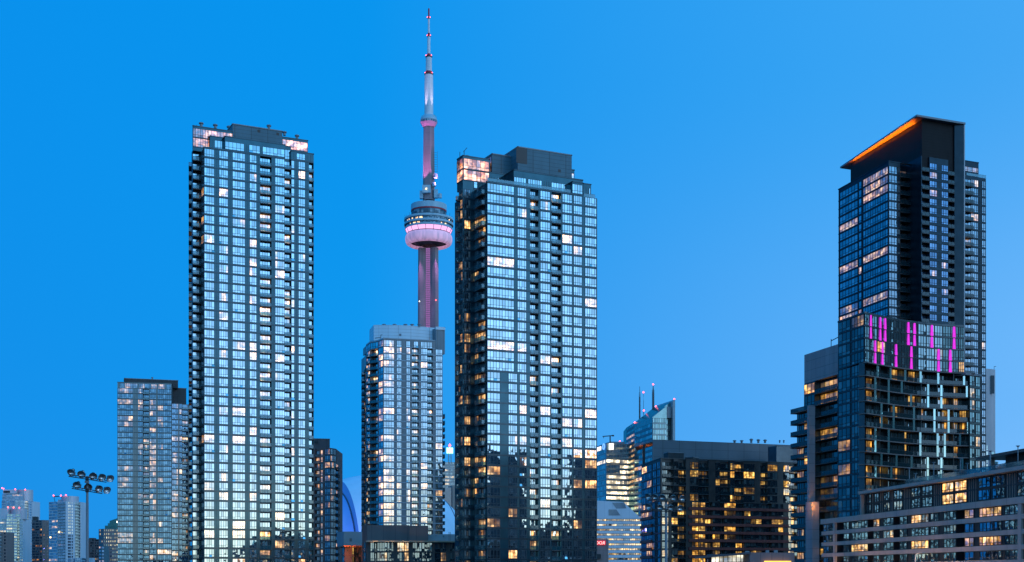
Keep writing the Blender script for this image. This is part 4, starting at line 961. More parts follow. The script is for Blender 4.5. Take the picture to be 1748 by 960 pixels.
# planter shrubs on the terrace
leaf = solid('shrub_leaf', (.03, .05, .035), .7, .4, 3, streak=False)
for i, px in enumerate((1703.5, 1707.5, 1711.8, 1716)):
    c = on(px, 2.6); q = MB(); rr = random.Random(i)
    for k in range(170):
        a, e = rr.uniform(0, 2*pi), rr.uniform(0, 1); r_ = .55*sqrt(rr.random()); v = Vector((c.x+r_*cos(a), c.y+r_*sin(a), zR+.35+e*(.9+.15*i)*(1-r_*.7)))
        d1 = Vector((rr.uniform(-1, 1), rr.uniform(-1, 1), rr.uniform(-.3, 1))).normalized()*.16; d2 = d1.orthogonal().normalized()*.05
        q.face([v-d2, v+d1*.5-d2*.2, v+d1, v+d2])
    for k in range(5): q.tube((c.x, c.y, zR), (c.x+rr.uniform(-.3, .3), c.y+rr.uniform(-.3, .3), zR+.8), .02, k=4)
    o = link('shrub', q.mesh('shrub', [leaf], (c.x, c.y, zR)), None, (c.x, c.y, zR)); o['label'] = 'dark terrace shrub, %s of the four before the brick pavilion' % ('first from the left', 'second from the left', 'third from the left', 'rightmost')[i]; o['category'] = 'shrub'; o['group'] = 'shrubs on the terrace'
# terrace lamps
lampdat = [(1552.3, 799, .6, 'terrace lamp at the far left end of the roof railing'), (1563, 808, 2.2, 'shortest terrace lamp, set back behind the leftmost railing'), (1594, 789, 1.2, 'third terrace lamp from the left end of the roof'),
           (1608.3, 799.3, 1.6, 'flat headed short terrace lamp, fourth from the left'), (1631.5, 802.5, 2.6, 'low terrace lamp behind the railing, between a flat headed one and a tall one'), (1639.3, 782, .9, 'tall terrace lamp near the orange lit corner window'),
           (1651.4, 790.6, 1.9, 'terrace lamp right beside the orange lit corner window'), (1690.5, 769.5, 1.0, 'thick terrace lamp under the left tip of the pavilion roof'), (1737.7, 760.8, .8, 'tallest terrace lamp, before the brick pavilion wall')]
for px, py, ins, lab in lampdat:
    c = on(px, ins); z1 = max(Z(py, c.y), zR+1.6); o = thing('terrace_lamp', lab, 'lamp post', (c.x, c.y, zR), 'terrace lamps')
    q = MB(); q.tube((c.x, c.y, zR), (c.x, c.y, z1-.25), .075 if px != 1690.5 else .13, k=10); link('pole', q.mesh('pole', [MT['metal_grey']], (c.x, c.y, zR)), o)
    q = MB(); q.lathe([(.08, z1-.32), (.10, z1-.26), (.34, z1-.06), (.34, z1-.02), (.06, z1), (.01, z1)], c, 16); link('lamp_head', q.mesh('lamp_head', [MT['metal_grey']], (c.x, c.y, zR)), o)
# ================================================================== dark mid-rise with red bands
Dl, Dc = P(1095, 517), P(1128, 485); Dr = P(1376, 507); du = (Dr-Dc).normalized(); dw = Vector((-du.y, du.x))
g_d = glass('midrise_dim_glass', (.5, .66, .72), .34, inner=(.02, .024, .026), curtain=(.22, .22, .20), pat=.5, warm=((1, .38, .03), (1, .66, .18)), gain=1.4)
d_w = spandrel('charcoal_cladding', (.075, .052, .046), .06, .3); d_b = spandrel('charcoal_band', (.06, .052, .052), .06, .3)
D = Building('apartment_block', 'dark apartment block with dull red floor bands, right floodlight mast in front', (Dc.x+25, Dc.y+16), 'building', g_d, 'frame_dark', d_w, d_b, rail='rail_dark', lit=.35, seed=81, sill=.35, partial=.45)
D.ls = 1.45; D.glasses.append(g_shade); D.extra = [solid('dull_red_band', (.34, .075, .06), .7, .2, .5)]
fh = 2.95; zt = Z(783, Dc.y)-.8
def cols_(k): return [('s', .01), (k, 1150, 5, .15), ('w', 1158, 2, .2), (k, 1171, 3, .3), ('s', 1177.5), ('w', 1192, 4, .6), (k, 1210, 4, .3), ('s', 1221), ('w', 1229, 2, .3), (k, 1246, 4, .3), ('w', 1254, 2, .4), (k, 1269, 3, .3), ('w', 1288, 4, .25), ('s', 1298), (k, 1310, 3, .4), ('w', 1327, 4, .35), ('s', 1337), ('w', 1347, 3, .5), (k, 1362, 3, .4), ('s', 1)]
f = D.face(Dc, Dr, cols_('r'), zt, 5, fh, dep=1.4, bandh=.4)
D.body(f+[Dr+(Dl-Dc), Dl], zt-5*fh+.02, zt+.8)
D.proud = .5
def cols_lo(k): return [('s', .01), ('w', 1150, 5, .15), ('w', 1158, 2, .2), ('r', 1171, 3, .25), ('s', 1177.5)]
Dm = rays(Dc, Dr, 1175); Dn = rays(Dc, Dr, 1345)
D.proud = .08; f1 = D.face(Dc, Dm, [('s', .03), ('w', 1141, 2, .2), ('s', 1146), ('w', 1157, 2, .2), ('r', 1171, 3, .3), ('s', 1)], zt-5*fh, 13, fh, dep=1.2, bandh=.4)
D.proud = .7; f2 = D.face(Dm, Dn, [('s', 1181), ('w', 1192, 2, .75), ('w', 1204, 3, .7), ('o', 1216, 2, .15), ('w', 1229, 3, .35), ('o', 1236, 2, .1), ('w', 1256, 4, .35), ('o', 1270, 3, .1), ('w', 1281, 3, .3), ('w', 1300, 4, .28), ('o', 1317, 3, .08), ('w', 1328, 2, .3), ('w', 1337, 2, .35), ('s', 1)], zt-5*fh, 13, fh, dep=1.2, bandh=1.05, bmat=3, seam=False)
D.proud = .08; f3 = D.face(Dn, Dr, [('w', 1355.5, 2, .7), ('p', 1367, 2, .35), ('s', 1)], zt-5*fh, 13, fh, dep=1.5)
D.body(f1+f2+f3+[Dr+(Dl-Dc), Dl], 0, zt-5*fh+.02)
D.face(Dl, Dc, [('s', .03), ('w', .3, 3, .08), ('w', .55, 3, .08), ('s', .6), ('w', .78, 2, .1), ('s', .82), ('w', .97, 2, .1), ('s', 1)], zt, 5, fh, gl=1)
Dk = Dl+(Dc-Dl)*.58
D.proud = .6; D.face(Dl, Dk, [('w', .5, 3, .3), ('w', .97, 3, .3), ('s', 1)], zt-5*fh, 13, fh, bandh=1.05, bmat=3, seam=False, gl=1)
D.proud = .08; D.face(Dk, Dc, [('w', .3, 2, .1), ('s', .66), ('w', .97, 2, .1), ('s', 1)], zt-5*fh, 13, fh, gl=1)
D.coping(Dc, Dr, zt+.8, .3); D.coping(Dl, Dc, zt+.8, .3)
pg = solid('grey_metal_penthouse', (.165, .19, .22), .5, .1, .2, panel=(4.2, 3.2))
ia, ib = P(1114, 512), P(1365, 535)
iu = (ib-ia).normalized(); iw = Vector((-iu.y, iu.x)); zp = Z(750.5, 512)
q = MB(); ibk = Vector((.12, 1))*16; q.prism([ia, ib, ib+ibk, ia+ibk], zt, zp, 0, 1); D.part('penthouse', q, [pg, MT['roof']])
wd = solid('orange_timber_soffit', (.55, .16, .03), .6, .2)
q = MB(); e = P(1082.5, 533); q.prism([e, ia-iw*.1, ia+Vector((.12, 1))*16, e+Vector((2.2, 14))], zp-.9, zp+.02, 0, 1); D.part('canopy', q, [MT['metal_grey'], MT['roof']])
q = MB(); q.prism([e+Vector((.6, -.0)), ia-iw*.05, ia+Vector((.12, 1))*15, e+Vector((2.4, 13))], zp-1.0, zp-.902, 0); D.part('soffit', q, [wd])
l = bpy.data.lights.new('canopy_light', 'POINT'); l.energy = 700; l.color = (1, .5, .2); l.shadow_soft_size = .3; o = bpy.data.objects.new('canopy_light', l); C.objects.link(o); o.parent = D.root; c = (e+ia)/2+iw*2.5; o.location = (c.x-D.base.x, c.y-D.base.y, zp-4)
q = MB(); c = P(1099, 521); q.box(c.x-.5, c.x+.5, c.y-.3, c.y+.3, zt-3, zp-1.0); D.part('column', q, [MT['metal']])
for pxa, pxb, ya, yb, Y in ((1140.5, 1167.5, 772, 784, 497), (1183, 1193, 780, 785, 499)):
    D.roofbox(quad_plan(P(pxa, Y), P(pxb, Y+2), 4), zt, Z(ya, Y), dk)
D.roofbox(quad_plan(P(1325.5, 516), P(1353, 520), 5), zt, Z(762, 518), spandrel('blue_grey_box', (.04, .055, .08), .1, .3))
for px, h in ((1254, 1), (1266, 1), (1282.5, 1.5), (1294.5, 1.3), (1306, 1.2), (1331, 1.0), (1338, 1.0)): D.vent(X(px, 540), 540, Z(755.5, 540)-.25, .75 if px < 1320 else .4, 1.2*h)
D.vents = 0; D.finish()

# ================================================================== office tower with slanted glass top
Sc, Sr, Sl = P(1114, 1000), P(1152.5, 1004), P(1083, 1048)
OF = Building('office_tower', 'teal glass office tower with a slanted top and masts, above the dark block', (Sc.x+6, Sc.y+20), 'tower', glass('teal_office_glass', (.50, .80, .80), .40, pat=.3), 'frame_dark', spandrel('teal_spandrel', (.03, .09, .10), .35, .15, (.55, .9, .9)), spandrel('teal_band', (.05, .10, .12), .18, .15), lit=0, seed=91, sill=.9, bar=.22, transom=0)
OF.bar = .2
su = (Sr-Sc).normalized(); sw = Vector((-su.y, su.x)); M1 = rays(Sc, Sr, 1138); M2 = rays(Sc, Sr, 1148.5)
zc, zm, zr = Z(712.5, 1000), Z(693.5, M1.y), Z(683.5, Sr.y)
bk = Sl+(Sr-Sc)
sl_ = (zm-zc)/(M1-Sc).length
def ztop(x, y): return zc+max(0, (Vector((x, y))-Sc).dot(su))*sl_
OF.wall.prism([Sl, Sc, M1, M1+(Sl-Sc)], 0, 0, 0, 0, ztop)
OF.wall.prism([M1+sw*6, M2+sw*6, M2+(Sl-Sc), M1+(Sl-Sc)], 0, 0, 0, 0, lambda x, y: ztop(x, y))
q = MB(); q.prism([M2, Sr, Sr+(Sl-Sc), M2+(Sl-Sc)], 0, 0, 0, 0, ztop); OF.part('fin_wall', q, [solid('grey_fin', (.30, .36, .40), .5, .1, .1, panel=(0, 4.4))])
q = MB(); q.prism([M1+sw*2.5, M2+sw*2.5, M2+sw*7, M1+sw*7], Z(716, 1014), Z(697, 1014), 0); OF.part('grey_screen', q, [solid('grey_screen_metal', (.20, .24, .28), .5, .1)])
OF.face(Sc, M1, [('w', .98, 8)], zc-.5, 16, 4.3, bandh=.7, seam=False)
OF.face(Sl, Sc, [('w', .98, 9, lambda i: .0 if i < 7 else .45)], zc-4, 20, 4.3, bandh=1.4, seam=False)
OF.face(M1+sw*6, M2+sw*6, [('w', .98, 3)], Z(718, 1014), 12, 4.3, bandh=1.0, seam=False)
bl = MB(); La, Lb = P(1069.5, 1100), P(1084.5, 1060)
q = glass('amber_office_glass', (.4, .6, .8), .3, pat=.12, warm=((1, .5, .2), (1, .75, .45)), gain=1.0)
f = OF.face(La, Lb, [('w', .98, 5, lambda i: .0 if i < 2 else 1)], Z(721, 1060), 14, 4.1, bandh=1.9, seam=False); OF.body(f+[Lb+Vector((0, 30)), La+Vector((0, 30))], 0, Z(720.5, 1060))
for px, yt, yb, r_, Y in ((1092, 660, 716, .55, 1060), (1098.5, 670, 713, .16, 1062), (1115, 657.5, 702, .75, 1045)):
    q = MB(); x = X(px, Y); zb_, z1 = Z(yb+6, Y), Z(yt, Y); q.tube((x, Y, zb_), (x, Y, zb_+(z1-zb_)*.72), r_, r_*.9, 8); q.tube((x, Y, zb_+(z1-zb_)*.72), (x, Y, z1), r_*(.4 if px < 1100 else .9), r_*.3, 8)
    if r_ > .3:
        for k in range(22): zz = zb_+(z1-zb_)*(.1+.75*k/22); q.box(x-r_*1.5, x+r_*1.5, Y-.12, Y+.12, zz, zz+.25)
    OF.part('mast', q, [MT['metal']])
for px, py, Y in ((1115, 656.5, 1045), (1098.3, 670, 1062), (1099, 701, 1060), (1119.5, 694, 1040), (1151, 681.5, 1030), (1083.5, 721.5, 1045)):
    q = MB(); x = X(px, Y); z = Z(py, Y); q.lathe([(.01, z-.8), (.75, z), (.01, z+.8)], (x, Y), 10); q.tube((x, Y, z-3.2), (x, Y, z-.6), .1, k=4, m=1); OF.part('warning_light', q, [MT['red'], MT['metal']])
OF.finish()

# ================================================================== bright lit office
Ba, Bb, Bc = P(1017, 1112), P(1035, 1080), P(1084.5, 1093)
BO = Building('office_tower', 'pale glass office tower with glaring white lit floors, beside the blue tower', (Bb.x+10, Bb.y+20), 'tower', glass('office_glass', (.62, .84, .84), .42, pat=.16, warm=((1, .74, .40), (1, .86, .60)), gain=1.1), 'frame_pale',
              spandrel('office_spandrel', (.10, .16, .18), .3, .15, (.6, .85, .88)), spandrel('office_band', (.12, .17, .18), .3, .2, (.6, .85, .88)), lit=.8, seed=95, sill=1.2, bar=.2, transom=0, glow=(1.5, 2.6), partial=.1)
zt = Z(757, 1080); fo = 4.28
f2 = BO.face(Bb, Bc, [('w', .23, 5, lambda i: [0, 0, 0, 1, .1, .2][i] if i < 6 else .95), ('w', .46, 5, lambda i: [0, 0, 0, 1, .1, .4][i] if i < 6 else .95), ('w', .7, 5, lambda i: [0, 0, 0, 1, .9, .6][i] if i < 6 else .95), ('w', .985, 5, lambda i: [0, 0, 0, 1, 1, 1][i] if i < 6 else .95), ('s', 1)], zt, 30, fo, bandh=1.5, seam=False)
f1 = BO.face(Ba, Bb, [('w', .5, 3, lambda i: 1 if i == 3 else .0), ('w', .93, 3, lambda i: 1 if i == 3 else .0), ('s', 1)], zt, 30, fo, bandh=1.2, seam=False)
BO.body(f1+f2+[Bc+Vector((0, 30)), Ba+Vector((6, 20))], 0, zt+.3)
q = MB(); q.prism(quad_plan(P(1042, 1090), P(1066, 1093), 12), zt, Z(754, 1090), 0); BO.part('roof_plant_room', q, [silband])
q = MB(); c = P(1043.5, 1080.6); q.box(c.x-1.9, c.x+1.9, c.y-.7, c.y-.3, Z(768, 1080), Z(757, 1080)); BO.part('lit_panel', q, [lamp('white_lit_panel', (1, .97, .93), 1.6)])
bu = (Bb-Ba).normalized(); t = MB()                       # blurred illuminated sign: a run of small white letters and a blue ring
q = MB(); x0 = 0
Lb_ = (Bb-Ba).length
for k in range(6): t.box(Lb_*(.04+k*.085), Lb_*(.04+k*.085)+Lb_*.055, -.5, -.3, 0, 3.0)
q.add(t, (Ba.x, Ba.y, Z(768.5, 1095)), ang(Ba, Bb)); BO.part('sign_letters', q, [lamp('white_letters', (1, .98, 1), 2.2)])
q = MB(); c = Ba+bu*Lb_*.80+Vector((-bu.y, bu.x))*-.5; zc_ = Z(763, 1088)
for k in range(20):
    a0_, a1_ = 2*pi*k/20, 2*pi*(k+1)/20; wq = Lb_*.085
    q.tube((c.x+bu.x*wq*cos(a0_), c.y+bu.y*wq*cos(a0_), zc_+2.2*sin(a0_)), (c.x+bu.x*wq*cos(a1_), c.y+bu.y*wq*cos(a1_), zc_+2.2*sin(a1_)), .42, k=6)
BO.part('sign_ring', q, [lamp('blue_ring', (.15, .35, 1), 2.0)])
q = MB(); c = P(1041.5, 1090); z = zt; q.tube((c.x, c.y, z), (c.x, c.y, Z(744.5, 1090)), .5); a = P(1029, 1086); b = P(1047, 1093); q.tube((a.x, a.y, Z(745.8, 1088)), (b.x, b.y, Z(743.5, 1092)), .4); q.tube((a.x+.7, a.y, Z(745.8, 1088)), (a.x+.7, a.y, Z(749, 1088)), .2); q.box(b.x-1, b.x+.6, b.y-.5, b.y+.5, Z(745, 1092), Z(742.6, 1092)); BO.part('roof_crane', q, [MT['frame']])
q = MB(); c = P(1058, 1094); z = Z(753.4, 1094); q.lathe([(.01, z-.6), (.7, z), (.01, z+.6)], c, 8); BO.part('warning_light', q, [MT['red']])
BO.finish()

# ================================================================== white banded office with sloping shoulder
Wa, Wb = P(985, 950), P(1095.5, 954); wu = (Wb-Wa).normalized()
whp = solid('white_metal_panel', (.58, .62, .70), .45, .08, .1, panel=(6, 0))
WO = Building('office_building', 'white office building with stripes of lit windows and a sloped shoulder', (Wa.x+20, Wa.y+20), 'office', glass('amber_strip_glass', (.6, .7, .8), .25, pat=.28, warm=((1, .50, .10), (1, .80, .42)), gain=1.0), 'frame_dark', whp, whp, lit=1, seed=97, sill=1.9, bar=.16, transom=0, proud=.25, glow=(.5, 1.3), partial=.3)
zs = Z(886, 950); fo = 3.47
f = WO.face(Wa, Wb, [('w', 1035, 8), ('w', 1053, 4, .95), ('w', 1064, 3, .9), ('w', 1075, 3, .9), ('w', 1085, 3, .9), ('w', 1094.5, 3, .9), ('s', 1)], zs, 10, fo, bandh=1.95, seam=False)
WO.body(f+[Wb+Vector((0, 40)), Wa+Vector((0, 40))], 0, zs)
q = MB(); e = [(985, 886), (1095.5, 886), (1064, 857), (1022, 855), (985, 855)]; pts = [(P(x, 951.5), Z(y, 951)) for x, y in e]
n_ = len(pts); q.v = [(p.x, p.y, z) for p, z in pts]+[(p.x, p.y+36, z) for p, z in pts]; q.f = [tuple(range(n_)), tuple(range(2*n_-1, n_-1, -1))]+[(i, n_+i, n_+(i+1) % n_, (i+1) % n_) for i in range(n_)]; q.m = [0]*len(q.f); q.r = [.5]*len(q.f); q.l = [0.0]*len(q.f)
WO.part('sloping_top', q, [whp])
for tri in ([(1045, 858.5), (1066, 858), (1069, 868), (1052, 868)], [(1039, 870), (1052, 870), (1059, 880), (1039, 880)]):
    q = MB(); q.face([(*P(x, 951.3), Z(y, 951)) for x, y in tri]); WO.part('skylight', q, [spandrel('grey_skylight', (.16, .2, .26), .12)])
q = MB(); c = Wa; t = MB(); t.box(0, (Wb-Wa).length*.9, -.15, 0, 0, 1.5); q.add(t, (c.x, c.y+1, Z(888, 950)), ang(Wa, Wb)); 
WO.finish()

# ================================================================== small concrete building with the red sign
RG = Building('concrete_building', 'small brownish concrete building with a red lit sign, peeking out beside the blue tower', (X(1015, 800), 808), 'building', g_d, 'frame_dark', solid('pinkish_concrete', (.25, .19, .19), .8, .15, .3, panel=(5, 3)), None, lit=0, seed=99)
a, b = P(985, 800), P(1038.7, 804); RG.body([a, b, b+Vector((0, 20)), a+Vector((0, 20))], 0, Z(920, 800))
q = MB()
for x0, x1, y0, y1 in ((1018.5, 1026, 946, 954), (1010, 1015, 946, 954)): p = P(x0, 800.8); q.box(X(x0, 800), X(x1, 800), p.y+.9, p.y+1.9, Z(y1, 800), Z(y0, 800))
RG.part('opening', q, [MT['metal']])
def lettering(txt, size, name, mat, parent, base, loc, rot, mirror=False, ext=.08):
    cu = bpy.data.curves.new(name, 'FONT'); cu.body = txt; cu.size = size; cu.extrude = ext; cu.offset = .03
    to = bpy.data.objects.new('tmp', cu); C.objects.link(to); bpy.context.view_layer.update()
    me = bpy.data.meshes.new_from_object(to.evaluated_get(bpy.context.evaluated_depsgraph_get())); bpy.data.objects.remove(to)
    me.transform(Matrix.Rotation(pi/2, 4, 'X'))
    if mirror: me.transform(Matrix.Scale(-1, 4, (1, 0, 0))); me.flip_normals()
    me.materials.clear(); me.materials.append(mat); o = link(name, me, parent, Vector(loc)-Vector(base), rot); return o
sg = MB(); p0, p1 = P(1016.5, 801.9), P(1033.5, 803.2); t = MB(); Ls = (p1-p0).length; t.box(0, Ls, -.35, 0, 0, 2.6); sg.add(t, (p0.x, p0.y, Z(930.5, 802)), ang(p0, p1)); sgo = RG.part('sign', sg, [lamp('red_sign_board', (1, .02, .07), .85)])
lettering('ROG', 2.65, 'sign_letters', lamp('sign_letter_glow', (1, .62, .62), 1.5), sgo, RG.base, (p1.x-.35, p1.y-.5, Z(930.5, 802)+.35), ang(p0, p1), True)
RG.finish()

# ================================================================== reddish dark tower between the left towers
E0, E1, E2, E3 = P(530, 592), P(554.5, 590), P(564, 588), P(573.5, 592)
EB = Building('apartment_tower', 'dark reddish brown apartment tower squeezed between the tallest tower and the domed stadium', (E1.x, E1.y+14), 'tower', glass('dim_blue_glass', (.5, .75, .9), .26, pat=.45, warm=((1, .36, .06), (1, .62, .25))), 'frame_dark', solid('red_brown_concrete', (.19, .11, .10), .8, .2, .3), spandrel('brown_band', (.09, .06, .06), .08, .3), rail='rail_dark', lit=.3, seed=101, sill=.5)
zt = Z(766, 588); fe = 2.95
f = EB.face(E0, E1, [('s', 537.5), ('r', 545, 2, .25), ('s', 547.5), ('w', 551.5, 1, .55), ('s', 1)], zt-.4, 26, fe, dep=1.2)
f2 = EB.face(E1, E2, [('w', .95, 3, .25), ('s', 1)], zt, 26, fe); f3 = EB.face(E2, E3, [('w', .55, 2, .15), ('w', .97, 2, .1), ('s', 1)], zt, 26, fe)
E4 = P(577, 600); f4 = EB.face(E3, E4, [('p', .9, 2, .3), ('s', 1)], zt-6, 24, fe, dep=1.0)
EB.body(f+f2+f3+f4+[E4+Vector((0, 16)), E0+Vector((0, 20))], 0, zt+.3)
EB.roofbox(quad_plan(P(530, 597), P(563, 599), 9), zt, Z(748.5, 597), solid('red_grey_cladding', (.14, .115, .125), .7, .15, .3, panel=(2.4, 0)))
q = MB(); c = P(540, 596.8); q.box(c.x-.7, c.x+.7, c.y-.1, c.y+.1, Z(757, 597), Z(752.5, 597)); EB.part('louvre', q, [MT['metal']]); EB.finish()

# ================================================================== brown podium building
B0_, B1__ = P(626.5, 420), P(792, 424)
BP = Building('concrete_building', 'grey brown building with a blank upper box over a cream roof ledge and glazed floors', (X(700, 420), 434), 'building', glass('podium_shop_glass', (.66, .78, .78), .32, inner=(.03, .03, .03), curtain=(.3, .29, .26), pat=.5, warm=((1, .42, .08), (1, .72, .36))), 'frame', solid('brown_cladding', (.12, .105, .10), .7, .2, .4), solid('brown_floor_band', (.10, .09, .088), .7, .2), rail='rail_dark', lit=.12, seed=111, sill=.25, partial=.4)
zl = Z(926, 420); fb = 3.1
cols = [('s', 632), ('w', 639, 2, .1), ('r', 643.5, 1, 0), ('w', 661, 4, .1), ('w', 672, 3, .05), ('s', 678), ('w', 690, 3, .3), ('w', 698, 2, .5), ('s', 704), ('w', 720, 4, .08), ('w', 738, 4, .15), ('s', 742), ('r', 752, 2, .2), ('w', 762, 3, .1), ('s', 768), ('w', 776, 2, .3), ('s', 1)]
f = BP.face(B0_, B1__, cols, zl, 5, fb, dep=1.2)
A_ = P(618, 424.5); lf_ = BP.face(A_, B0_, [('s', .35), ('w', .75, 2, .1), ('s', 1)], zl, 5, fb)
BP.body(lf_+f+[B1__+Vector((0, 20)), A_+Vector((0, 20))], 0, zl)
q = MB(); rr = quad_plan(P(625, 417.5), P(795, 421.5), 8); q.prism(rr, zl+.02, Z(923.3, 420), 0); BP.part('roof_ledge', q, [solid('cream_ledge', (.42, .33, .24), .7, .1)])
bc = solid('blank_concrete', (.17, .15, .155), .85, .15, .25, panel=(3.3, 0))
q = MB(); q.prism(quad_plan(P(626.5, 421.5), P(698.6, 423), 12), zl+.3, Z(896.5, 421.5), 0); q.prism(quad_plan(P(698.6, 422.1), P(731, 423.4), 12), zl+.3, Z(897.5, 422), 0); q.prism([P(618.2, 425), P(626.5, 421.4), P(626.5, 434), P(620, 436)], zl, Z(896.3, 422), 0); BP.part('blank_box', q, [bc])
q = MB(); q.prism(quad_plan(P(731.2, 425), P(796, 427), 10), zl+.3, Z(912, 425), 0); BP.part('plant_room', q, [solid('pale_blue_render', (.38, .43, .47), .7, .08, .2)])
q = MB()
for px, y0, y1 in ((744.5, 914.5, 915.5), (757, 914.5, 917.5)): c = P(px, 424.9); q.box(c.x-.25, c.x+.25, c.y-.05, c.y+.2, Z(y1, 425), Z(y0, 425))
c = P(766.5, 424.6); q.box(c.x-.1, c.x+.1, c.y-.1, c.y+.05, Z(923, 425), Z(908.5, 425)); q.box(c.x+.35, c.x+.5, c.y-.1, c.y+.05, Z(923, 425), Z(908.5, 425)); BP.part('roof_ladder', q, [MT['metal_grey']]); 
for px in (640, 665, 690, 715, 740, 765):
    l = bpy.data.lights.new('ledge_light', 'SPOT'); l.spot_size = radians(150); l.energy = 90; l.color = (1, .6, .3); l.shadow_soft_size = .05; o = bpy.data.objects.new('ledge_light', l); C.objects.link(o); o.parent = BP.root; c = P(px, 417.2); o.location = (c.x-BP.base.x, c.y-BP.base.y, zl-.7); o.rotation_euler = (pi, 0, 0)
BP.finish()

# ================================================================== corner house with an orange soffit
OB = Building('corner_building', 'small pinkish corner building with orange lit roof overhang', (X(600, 440), 446), 'building', g_d, 'frame', solid('pink_cladding', (.34, .21, .19), .7, .12, .4, panel=(1.5, 0)), solid('pink_band', (.30, .17, .15), .7, .1), rail='rail_dark', lit=.2, seed=121, sill=.5)
a, b, c = P(583.5, 448), P(589, 438), P(618.5, 441); zo = Z(934, 438)
f = OB.face(b, c, [('s', 601), ('w', 604, 1), ('r', 612, 2, .1), ('w', 616, 1, .1), ('s', 1)], zo, 5, 3.0, dep=1.0)
f1 = OB.face(a, b, [('s', .2), ('w', .8, 2, .4), ('s', 1)], zo, 5, 3.0); OB.body(f1+f+[c+Vector((0, 12)), a+Vector((0, 8))], 0, zo)
q = MB(); q.prism([P(580.5, 448), P(586.5, 434), P(619, 437), P(619, 452), P(583, 456)], zo+.02, zo+.45, 0); OB.part('roof', q, [solid('rust_orange_roof', (.55, .17, .07), .7, .15)])
q = MB(); q.prism(quad_plan(P(587, 444), P(619, 447), 7), zo+.45, Z(907.5, 444), 0); OB.part('plant_room', q, [solid('pale_blue_render_b', (.40, .45, .50), .7, .08, .2)])
q = MB(); cc = P(598.3, 445); q.box(cc.x-.5, cc.x+.5, cc.y-.1, cc.y+.05, Z(924.5, 444), Z(919, 444)); OB.part('louvre', q, [MT['metal_grey']])
for px in (588, 603):
    l = bpy.data.lights.new('soffit_lamp', 'POINT'); l.energy = 420; l.color = (1, .35, .12); l.shadow_soft_size = .03; o = bpy.data.objects.new('soffit_lamp', l); C.objects.link(o); o.parent = OB.root; c = P(px, 433); o.location = (c.x-OB.base.x, c.y-OB.base.y, zo-1.6)
OB.finish()

# ================================================================== far tower with the green beacon
FT = Building('office_tower', 'distant blue office tower with a green lit beacon on top', (X(767, 1700), 1712), 'tower', glass('far_office_glass', (.5, .7, .8), .3, pat=.2, warm=((1, .55, .2), (1, .82, .5))), 'frame', spandrel('far_spandrel', (.06, .11, .16), .15), None, lit=.45, seed=131, sill=1.4, bar=.25, transom=0, glow=(.6, 1.4))
a, b = P(752, 1700), P(790, 1706); zt = Z(789, 1700)
f = FT.face(a, b, [('w', .2, 3), ('w', .4, 3), ('w', .6, 3), ('w', .8, 3), ('w', .98, 3), ('s', 1)], zt, 11, 4.4, bandh=1.6, lit=lambda i: .15 if i < 4 else .6, seam=False); FT.body(f+[b+Vector((0, 24)), a+Vector((0, 24))], 0, zt)
q = MB(); x = X(767.8, 1705)
for dx, dy in ((-2, -2), (2, -2), (-2, 2), (2, 2)): q.tube((x+dx, 1705+dy, zt), (x+dx*.8, 1705+dy*.8, Z(774, 1705)), .35, k=5)
for k in range(7): z = zt+(Z(774, 1705)-zt)*k/7; q.tube((x-2, 1703, z), (x+2, 1703, z+1.2), .2, k=4)
FT.part('mast', q, [MT['metal_grey']])
q = MB(); q.box(x-4, x+4, 1701, 1709, Z(774, 1705), Z(765, 1705)); FT.part('beacon', q, [lamp('green_beacon', (.35, 1, .5), 3.0)])
q = MB(); q.lathe([(.01, Z(764, 1705)), (1.6, Z(761, 1705)), (.01, Z(757.5, 1705))], (x, 1705), 10); FT.part('warning_light', q, [MT['red']])
q = MB(); q.prism(quad_plan(P(757, 1600), P(772, 1604), 20), 0, Z(832, 1600), 0); q.prism(quad_plan(P(772.2, 1602), P(790, 1606), 20), 0, Z(829, 1600), 1, 1); FT.part('podium', q, [spandrel('blue_podium', (.03, .07, .13), .12), solid('far_tan_stone', (.3, .26, .24), .8, .1)])
FT.finish()

# ================================================================== far towers at the left edge
def simple(name, label, cat, pts, back, yt, fh, colsets, wall, gl, band=None, frame='frame_pale', lit=.1, seed=1, group=None, n=None, **kw):
    b = Building(name, label, (X(pts[0][0], pts[0][1])+8, pts[0][1]+12), cat, gl, frame, wall, band, lit=lit, seed=seed, group=group, bar=.2, transom=0, **kw)
    q = [P(*p) for p in pts]; zt = Z(yt, pts[1][1]); path = []; n = n or int((zt-6)/fh)
    for a, c, cs in zip(q[:-1], q[1:], colsets): path += b.face(a, c, cs, zt, n, fh, dep=1.4, seam=False)
    b.body(path+[q[-1]+Vector((0, back)), q[0]+Vector((0, back))], 0, zt+.3); return b, zt
g_far = glass('far_blue_glass', (.55, .74, .9), .42, pat=.3, warm=((1, .45, .12), (1, .72, .4)))
palec = solid('pale_far_concrete', (.60, .64, .70), .6, .1, .1); metal_drum = solid('brushed_drum', (.42, .46, .54), .3, .1, .1, metal=.4, panel=(3, 0))
def beacons(b, lst, Y):
    for px, py in lst:
        q = MB(); x = X(px, Y); z = Z(py, Y); q.lathe([(.01, z-.9), (.85, z), (.01, z+.9)], (x, Y), 8); b.part('warning_light', q, [MT['red']])
def drum(b, px0, px1, yt, z0, Y):
    q = MB(); r_ = (X(px1, Y)-X(px0, Y))/2; q.lathe([(r_, z0), (r_, Z(yt, Y)), (.01, Z(yt, Y))], (X((px0+px1)/2, Y), Y+r_), 28); b.part('roof_drum', q, [metal_drum])
